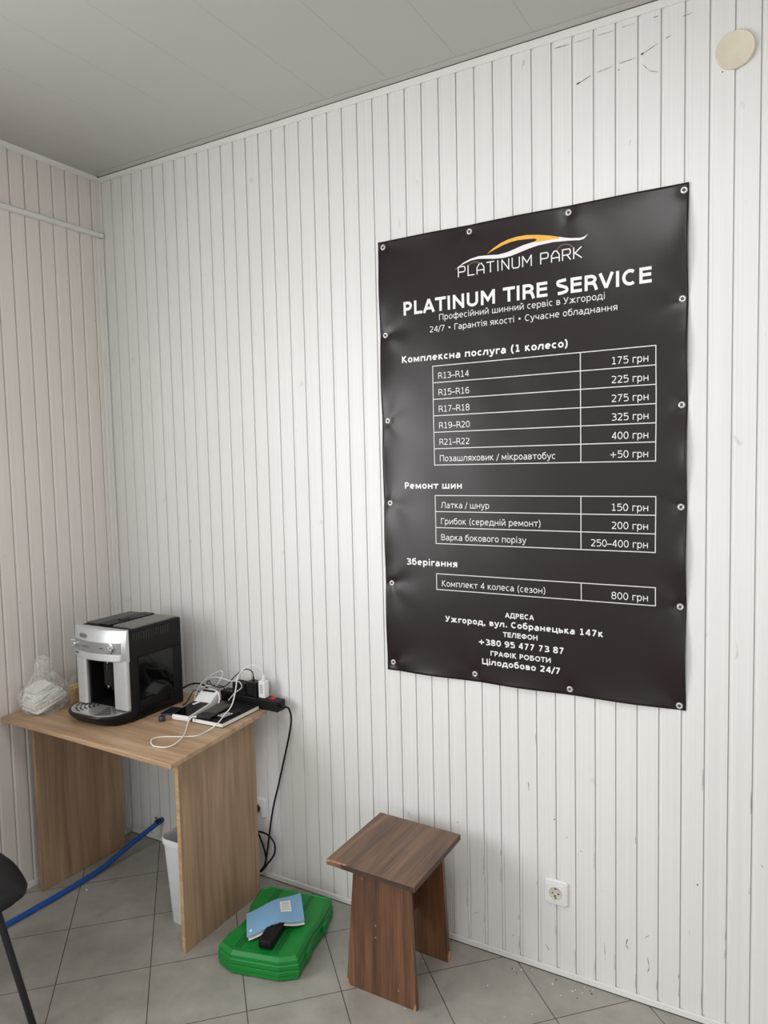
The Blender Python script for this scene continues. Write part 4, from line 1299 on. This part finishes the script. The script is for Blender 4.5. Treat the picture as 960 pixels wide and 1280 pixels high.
# ------------------------------------------------------------------ stool
so = thing('stool', 'dark walnut stool with chipped edges standing by the wall', 'stool', (1.566, -0.262, 0))
def sl(x, y): return (x - 1.566, y + 0.262)
seat = [sl(1.413, -0.432), sl(1.728, -0.440), sl(1.724, -0.100), sl(1.410, -0.090)]
q = MB()
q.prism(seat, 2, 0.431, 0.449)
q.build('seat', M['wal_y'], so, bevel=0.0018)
# dark edge banding on the right edge and chipped band at the front
q = MB()
q.prism([sl(1.7282, -0.437), sl(1.7292, -0.437), sl(1.7252, -0.103), sl(1.7242, -0.103)], 2, 0.4325, 0.4475)
q.prism([sl(1.470, -0.4345), sl(1.470, -0.4355), sl(1.724, -0.4415), sl(1.724, -0.4403)], 2, 0.4325, 0.4475)
q.build('edge_band', M['wal_edge'], so)
q = MB()
for i in range(13):
    x = 1.414 + 0.0058 * i
    h = 0.0065 * (0.6 + 0.4 * math.sin(i * 1.9)) * (1 - i / 18)
    q.box(x - 1.566, x + 0.0058 - 1.566, -0.4352 + 0.262 - 0.0003 * i * 0.4, -0.4310 + 0.262, 0.4496 - h, 0.4496)
q.build('chipped_edge', M['chip'], so)
def leg(y0, xs_t, xs_b, ytop, th=0.016):
    mb = MB()
    zt, zb = 0.431, 0.0
    f = [(xs_b[0], y0, zb), (xs_b[1], y0, zb), (xs_t[1], ytop, zt), (xs_t[0], ytop, zt)]
    P = lambda p, dy: (p[0] - 1.566, p[1] + 0.262 + dy, p[2])
    mb.loft([[P(p, 0) for p in f], [P(p, th) for p in f]])
    return mb
q = leg(-0.366, (1.468, 1.666), (1.432, 1.688), -0.360)
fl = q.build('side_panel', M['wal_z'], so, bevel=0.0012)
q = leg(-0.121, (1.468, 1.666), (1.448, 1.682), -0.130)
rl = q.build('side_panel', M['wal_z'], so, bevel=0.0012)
# pale chips at the feet and screw plugs
def chip(pts, y, d=0.0006):
    mb = MB()
    mb.loft([[(x - 1.566, y + 0.262, z) for x, z in pts], [(x - 1.566, y + 0.262 - d, z) for x, z in pts]])
    mb.build('chip', M['chip'], fl)
chip([(1.4335, 0.0), (1.448, 0.0), (1.442, 0.010), (1.438, 0.022), (1.4345, 0.026)], -0.366)
chip([(1.676, 0.0), (1.687, 0.0), (1.685, 0.024), (1.681, 0.016)], -0.366)
for x, z in ((1.499, 0.372), (1.546, 0.231), (1.545, 0.192), (1.625, 0.045)):
    chip([(x - 0.0022, z - 0.003), (x + 0.002, z - 0.0025), (x + 0.0026, z + 0.002), (x - 0.001, z + 0.0035)], -0.3618 - 0.0042 * (1 - z / 0.43))
q = MB()
q.box(1.6795 - 1.566, 1.6835 - 1.566, -0.1215 + 0.262, -0.106 + 0.262, 0.0, 0.035)
q.build('chip', M['chip'], rl)
# stretcher board
q = MB()
q.box(1.556 - 1.566, 1.574 - 1.566, -0.347 + 0.262, -0.122 + 0.262, 0.172, 0.431)
q.build('stretcher', M['wal_z'], so, bevel=0.001)

# ------------------------------------------------------------------ green case
gc = thing('tool_case', 'green plastic tool case lying flat on the floor beside the desk', 'tool case', (1.10, -0.30, 0))
out = [(1.000, -0.497), (1.070, -0.513), (1.236, -0.470), (1.288, -0.428), (1.266, -0.350), (1.249, -0.290), (1.243, -0.240), (1.228, -0.183), (1.206, -0.106), (1.190, -0.094), (0.945, -0.141), (0.915, -0.172), (0.950, -0.276), (0.984, -0.318), (0.992, -0.392), (0.986, -0.438)]
cx = sum(p[0] for p in out) / len(out); cy = sum(p[1] for p in out) / len(out)
def inset(k, pts=out):
    """move each outline point inwards by k metres"""
    n = len(pts)
    res = []
    for i in range(n):
        a, b, c = Vector(pts[i - 1]), Vector(pts[i]), Vector(pts[(i + 1) % n])
        d1, d2 = (b - a).normalized(), (c - b).normalized()
        n1, n2 = Vector((-d1.y, d1.x)), Vector((-d2.y, d2.x))
        m = (n1 + n2).normalized()
        res.append(b + m * (k / max(0.5, m.dot(n1))))
    return [(p.x - 1.10, p.y + 0.30) for p in res]
def shell(levels):
    mb = MB()
    mb.loft([[(x, y, z) for x, y in inset(k)] for k, z in levels])
    return mb
shell([(0.010, 0.0), (0.003, 0.006), (0.003, 0.020), (0.000, 0.022), (0.000, 0.036), (0.004, 0.0375)]).build('lower_shell', M['green'], gc, bevel=0.0012)
shell([(0.004, 0.038), (0.000, 0.040), (0.000, 0.054), (0.003, 0.056), (0.003, 0.068), (0.013, 0.079), (0.017, 0.080), (0.020, 0.0765)]).build('lid', M['green'], gc, bevel=0.0012)
# raised lid panels (front and back halves) with ribs
dirv = Vector((1.208 - 1.288, -0.098 + 0.428)).normalized()      # along the long side
dirs = Vector((dirv.y, -dirv.x))
cen = Vector((1.105 - 1.10, -0.30 + 0.30))
def lidpt(a, b): 
    p = cen + dirs * a + dirv * b
    return (p.x, p.y)
q = MB()
for a in (-0.083, -0.074, -0.065, 0.058, 0.067):
    for b0, b1 in ((-0.168, -0.045), (0.045, 0.172)):
        p = [lidpt(a, b0), lidpt(a + 0.0028, b0), lidpt(a + 0.0028, b1), lidpt(a, b1)]
        q.prism(p, 2, 0.0758, 0.0772)
q.build('rib', M['green_dark'], gc)
q = MB()
for r in range(9):
    for c_ in range(7):
        a, b = -0.050 + 0.012 * c_ + 0.006 * (r % 2), -0.165 + 0.0105 * r
        p = [lidpt(a, b), lidpt(a + 0.008, b + 0.003), lidpt(a + 0.008, b + 0.006), lidpt(a, b + 0.003)]
        q.prism(p, 2, 0.0762, 0.0778)
q.build('grip_texture', M['green'], gc)
# latches on the right edge
for b in (-0.062, 0.060):
    p = Vector(((1.268 if b < 0 else 1.240) - 1.10, (-0.345 if b < 0 else -0.205) + 0.30))
    q = MB()
    q.obox((0, 0, 0), (0.010, 0.040, 0.030))
    q.build('latch', M['green'], gc, loc=(p.x - 0.001, p.y, 0.040), rot=(0, 0, math.radians(14)), bevel=0.002)

# black grip on the case
bp_ = thing('power_bank', 'black rounded brick lying on the green case under the blue booklet', 'battery pack', (1.150, -0.392, 0.0812), math.radians(15))
q = MB()
q.prism(rrect(-0.0255, 0.0255, -0.062, 0.062, 0.010, 6), 2, 0.0, 0.030)
q.build('pack_body', M['black_soft'], bp_, bevel=0.006, seg=4)
q = MB()
q.box(-0.016, 0.016, -0.0625, -0.0615, 0.010, 0.0125)
q.build('seam', M['black_gloss'], bp_)

# blue booklet draped over the pack
bl = thing('booklet', 'light blue booklet with white label lying open on the green tool case', 'booklet', (1.09, -0.29, 0.0))
C00, C10, C11, C01 = Vector((1.086, -0.447)), Vector((0.999, -0.347)), Vector((1.094, -0.154)), Vector((1.206, -0.282))
def cover_pt(s, t, lift=0.0, shrink=0.0):
    """s: across (front edge to rear edge), t: along the long side"""
    s = shrink + s * (1 - 2 * shrink); t = shrink + t * (1 - 2 * shrink)
    p = C00.lerp(C10, s).lerp(C01.lerp(C11, s), t)
    z = 0.094 + 0.022 * math.exp(-((t - 0.50) / 0.26) ** 2) * (1 - 0.45 * s)
    z += 0.006 * math.sin(PI * s) 
    return Vector((p.x - 1.09, p.y + 0.29, z + lift))
def drape(l0, l1, ns=12, nt=18, region=None, shrink=0.0):
    s0, s1, t0, t1 = region or (0, 1, 0, 1)
    vs, fs = [], []
    for l in (l0, l1):
        for i in range(ns + 1):
            for j in range(nt + 1):
                vs.append(cover_pt(s0 + (s1 - s0) * i / ns, t0 + (t1 - t0) * j / nt, l, shrink))
    N = (ns + 1) * (nt + 1)
    for i in range(ns):
        for j in range(nt):
            a = i * (nt + 1) + j
            fs.append((a, a + 1, a + nt + 2, a + nt + 1))
            fs.append((a + N, a + nt + 1 + N, a + nt + 2 + N, a + 1 + N))
    bd_ = [i * (nt + 1) for i in range(ns + 1)] + [ns * (nt + 1) + j for j in range(1, nt + 1)] + [i * (nt + 1) + nt for i in range(ns - 1, -1, -1)] + [j for j in range(nt - 1, 0, -1)]
    for a, b in zip(bd_, bd_[1:] + bd_[:1]):
        fs.append((a, b, b + N, a + N))
    return MB().add(vs, fs)
drape(0.0, 0.0008).build('cover', M['blue_paper'], bl, smooth=True, angle=40)
pgs = MB()
for lf, dx in ((-0.004, 0.000), (-0.009, 0.006)):
    d = drape(lf - 0.0006, lf, shrink=0.015)
    pgs.add([(v[0] + dx, v[1] - dx * 0.5, v[2] - (0.006 if dx else 0) * 0) for v in d.v], d.f)
pgs.build('pages', M['paper'], bl, smooth=True, angle=40)
drape(0.0010, 0.0014, 4, 4, region=(0.36, 0.80, 0.60, 0.79)).build('label_sticker', M['paper'], bl)
pl = MB()
for i in range(6):
    s = 0.42 + 0.06 * i
    d = drape(0.0015, 0.0017, 2, 4, region=(s, s + 0.012, 0.62, 0.77 - 0.02 * (i % 2)))
    pl.add(d.v, d.f)
pl.build('label_lines', M['grey_lid'], bl)
em = MB()
d = drape(0.0010, 0.0013, 3, 3, region=(0.14, 0.22, 0.05, 0.09))
em.add(d.v, d.f)
em.build('emblem', M['paper'], bl)

# ------------------------------------------------------------------ sockets on the wall
def outlet(cx, cz, label, hw=0.041, hh=0.041):
    o = thing('wall_outlet', label, 'outlet', (cx, 0, cz))
    q = MB()
    def fr(k, y): 
        base = rrect(-hw + k, hw - k, -hh + k, hh - k, 0.009, 5)
        # gently bowed sides
        return [(x * (1 - 0.05 * (abs(z) / hh) ** 2), y, z * (1 + 0.04 * (1 - (x / hw) ** 2))) for x, z in base]
    q.loft([fr(0, -0.0003), fr(0, -0.005), fr(0.004, -0.010), fr(0.010, -0.011)])
    q.build('frame', M['white_pl'], o, smooth=True, angle=35)
    q = MB()
    q.loft([[(x, y, z) for x, z in rrect(-0.029, 0.029, -0.029, 0.029, 0.003, 3)] for y in (-0.010, -0.0125)])
    q.build('cover_plate', M['white_pl'], o, bevel=0.001)
    q = MB()
    q.lathe([(0.0215, 0.0122), (0.0215, 0.0140), (0.0195, 0.0140), (0.0190, 0.0130), (0.0185, 0.0127), (0.0, 0.0127)], (0, 0, 0), (0, -1, 0), 32, cap0=False, cap1=False)
    q.build('socket_well', M['outlet_in'], o, smooth=True, angle=40)
    q = MB()
    for s in (-1, 1):
        q.lathe([(0.0032, 0.0126), (0.0032, 0.0131)], (s * 0.0095, 0, 0), (0, -1, 0), 12)
        q.box(-0.003, 0.003, -0.0140, -0.0128, s * 0.0155 - 0.002, s * 0.0155 + 0.002)
    q.box(-0.006, 0.002, -0.0131, -0.0126, -0.012, -0.006)
    q.build('contact', M['shade_and_fittings'], o)
    return o
outlet(2.017, 0.2805, 'white wall outlet low on the wall right of the walnut stool')
outlet(0.778, 0.289, 'white wall outlet half hidden behind the desk side panel')

# ------------------------------------------------------------------ round cap high on the wall
vc = MB()
vc.lathe([(0.0470, 0.0), (0.0485, 0.003), (0.0485, 0.010), (0.0465, 0.0125), (0.0445, 0.0118), (0.0, 0.0122)], (0, 0, 0), (0, -1, 0), 48, cap0=True, cap1=False)
tag(vc.build('cover_plate', M['cream'], None, loc=(2.5185, -0.0003, 2.761), smooth=True, angle=30), 'round cream cover plate high on the white wall at the upper right', 'cover plate')

# ------------------------------------------------------------------ chair
CHR = math.radians(-2)
CHX, CHY = 0.425, -1.085
def chl(x, y, z):
    dx, dy = x - CHX, y - CHY
    return (dx * math.cos(CHR) + dy * math.sin(CHR), -dx * math.sin(CHR) + dy * math.cos(CHR), z)
cr_ = thing('chair', 'black padded visitor chair with tubular legs at the left frame edge', 'chair', (CHX, CHY, 0), CHR)
q = MB()
half = [(0.0, 0.210), (0.10, 0.196), (0.19, 0.168), (0.236, 0.146), (0.259, 0.112), (0.264, 0.060), (0.260, -0.05), (0.238, -0.15), (0.205, -0.205), (0.10, -0.215), (0.0, -0.215)]
so_ = [(p.x, p.y) for p in spline([(x, y, 0) for x, y in half], 5)]
so_ = so_ + [(-x, y) for x, y in so_[-2:0:-1]]
def seat_ring(k, z):
    f = 1 - k / 0.25
    return [(x * f, y * f, z) for x, y in so_]
q.loft([seat_ring(0.020, 0.402), seat_ring(0.003, 0.410), seat_ring(0.0, 0.424), seat_ring(0.008, 0.438), seat_ring(0.030, 0.447), seat_ring(0.070, 0.453), seat_ring(0.15, 0.457)])
q.build('seat', M['leather'], cr_, smooth=True, angle=60)
q = MB()
q.loft([seat_ring(0.024, 0.392), seat_ring(0.022, 0.402)])
q.build('seat_shell', M['black_soft'], cr_)
for s in (-1, 1):
    q = MB()
    f0, f1 = chl(0.695, -0.973, 0.0), chl(0.650, -1.029, 0.361)
    q.tube([(s * f0[0], f0[1], 0.0), (s * f1[0], f1[1], 0.361), (s * (f1[0] * 1.086 - f0[0] * .086), f1[1] * 1.086 - f0[1] * .086, 0.392)], 0.0105, 12, smooth=False)
    q.build('leg', M['frame'], cr_, smooth=True)
    q = MB()
    q.tube([(s * 0.232, -0.215, 0.0), (s * 0.204, -0.112, 0.36), (s * 0.200, -0.100, 0.392)], 0.0105, 12, smooth=False)
    q.build('leg', M['frame'], cr_, smooth=True)
    q = MB()
    q.tube([(s * 0.200, 0.11, 0.384), (s * 0.200, -0.16, 0.384), (s * 0.190, -0.215, 0.43), (s * 0.180, -0.245, 0.80)], 0.0095, 10, 6)
    q.build('back_tube', M['frame'], cr_, smooth=True)
q = MB()
q.loft([[(x, -0.245 + 0.03 * (1 - (x / 0.23) ** 2) * -1 + dy, z) for x, z in rrect(-0.22, 0.22, 0.52, 0.82, 0.06, 6)] for dy in (0.035, 0.0)])
q.build('backrest', M['leather'], cr_, bevel=0.008)
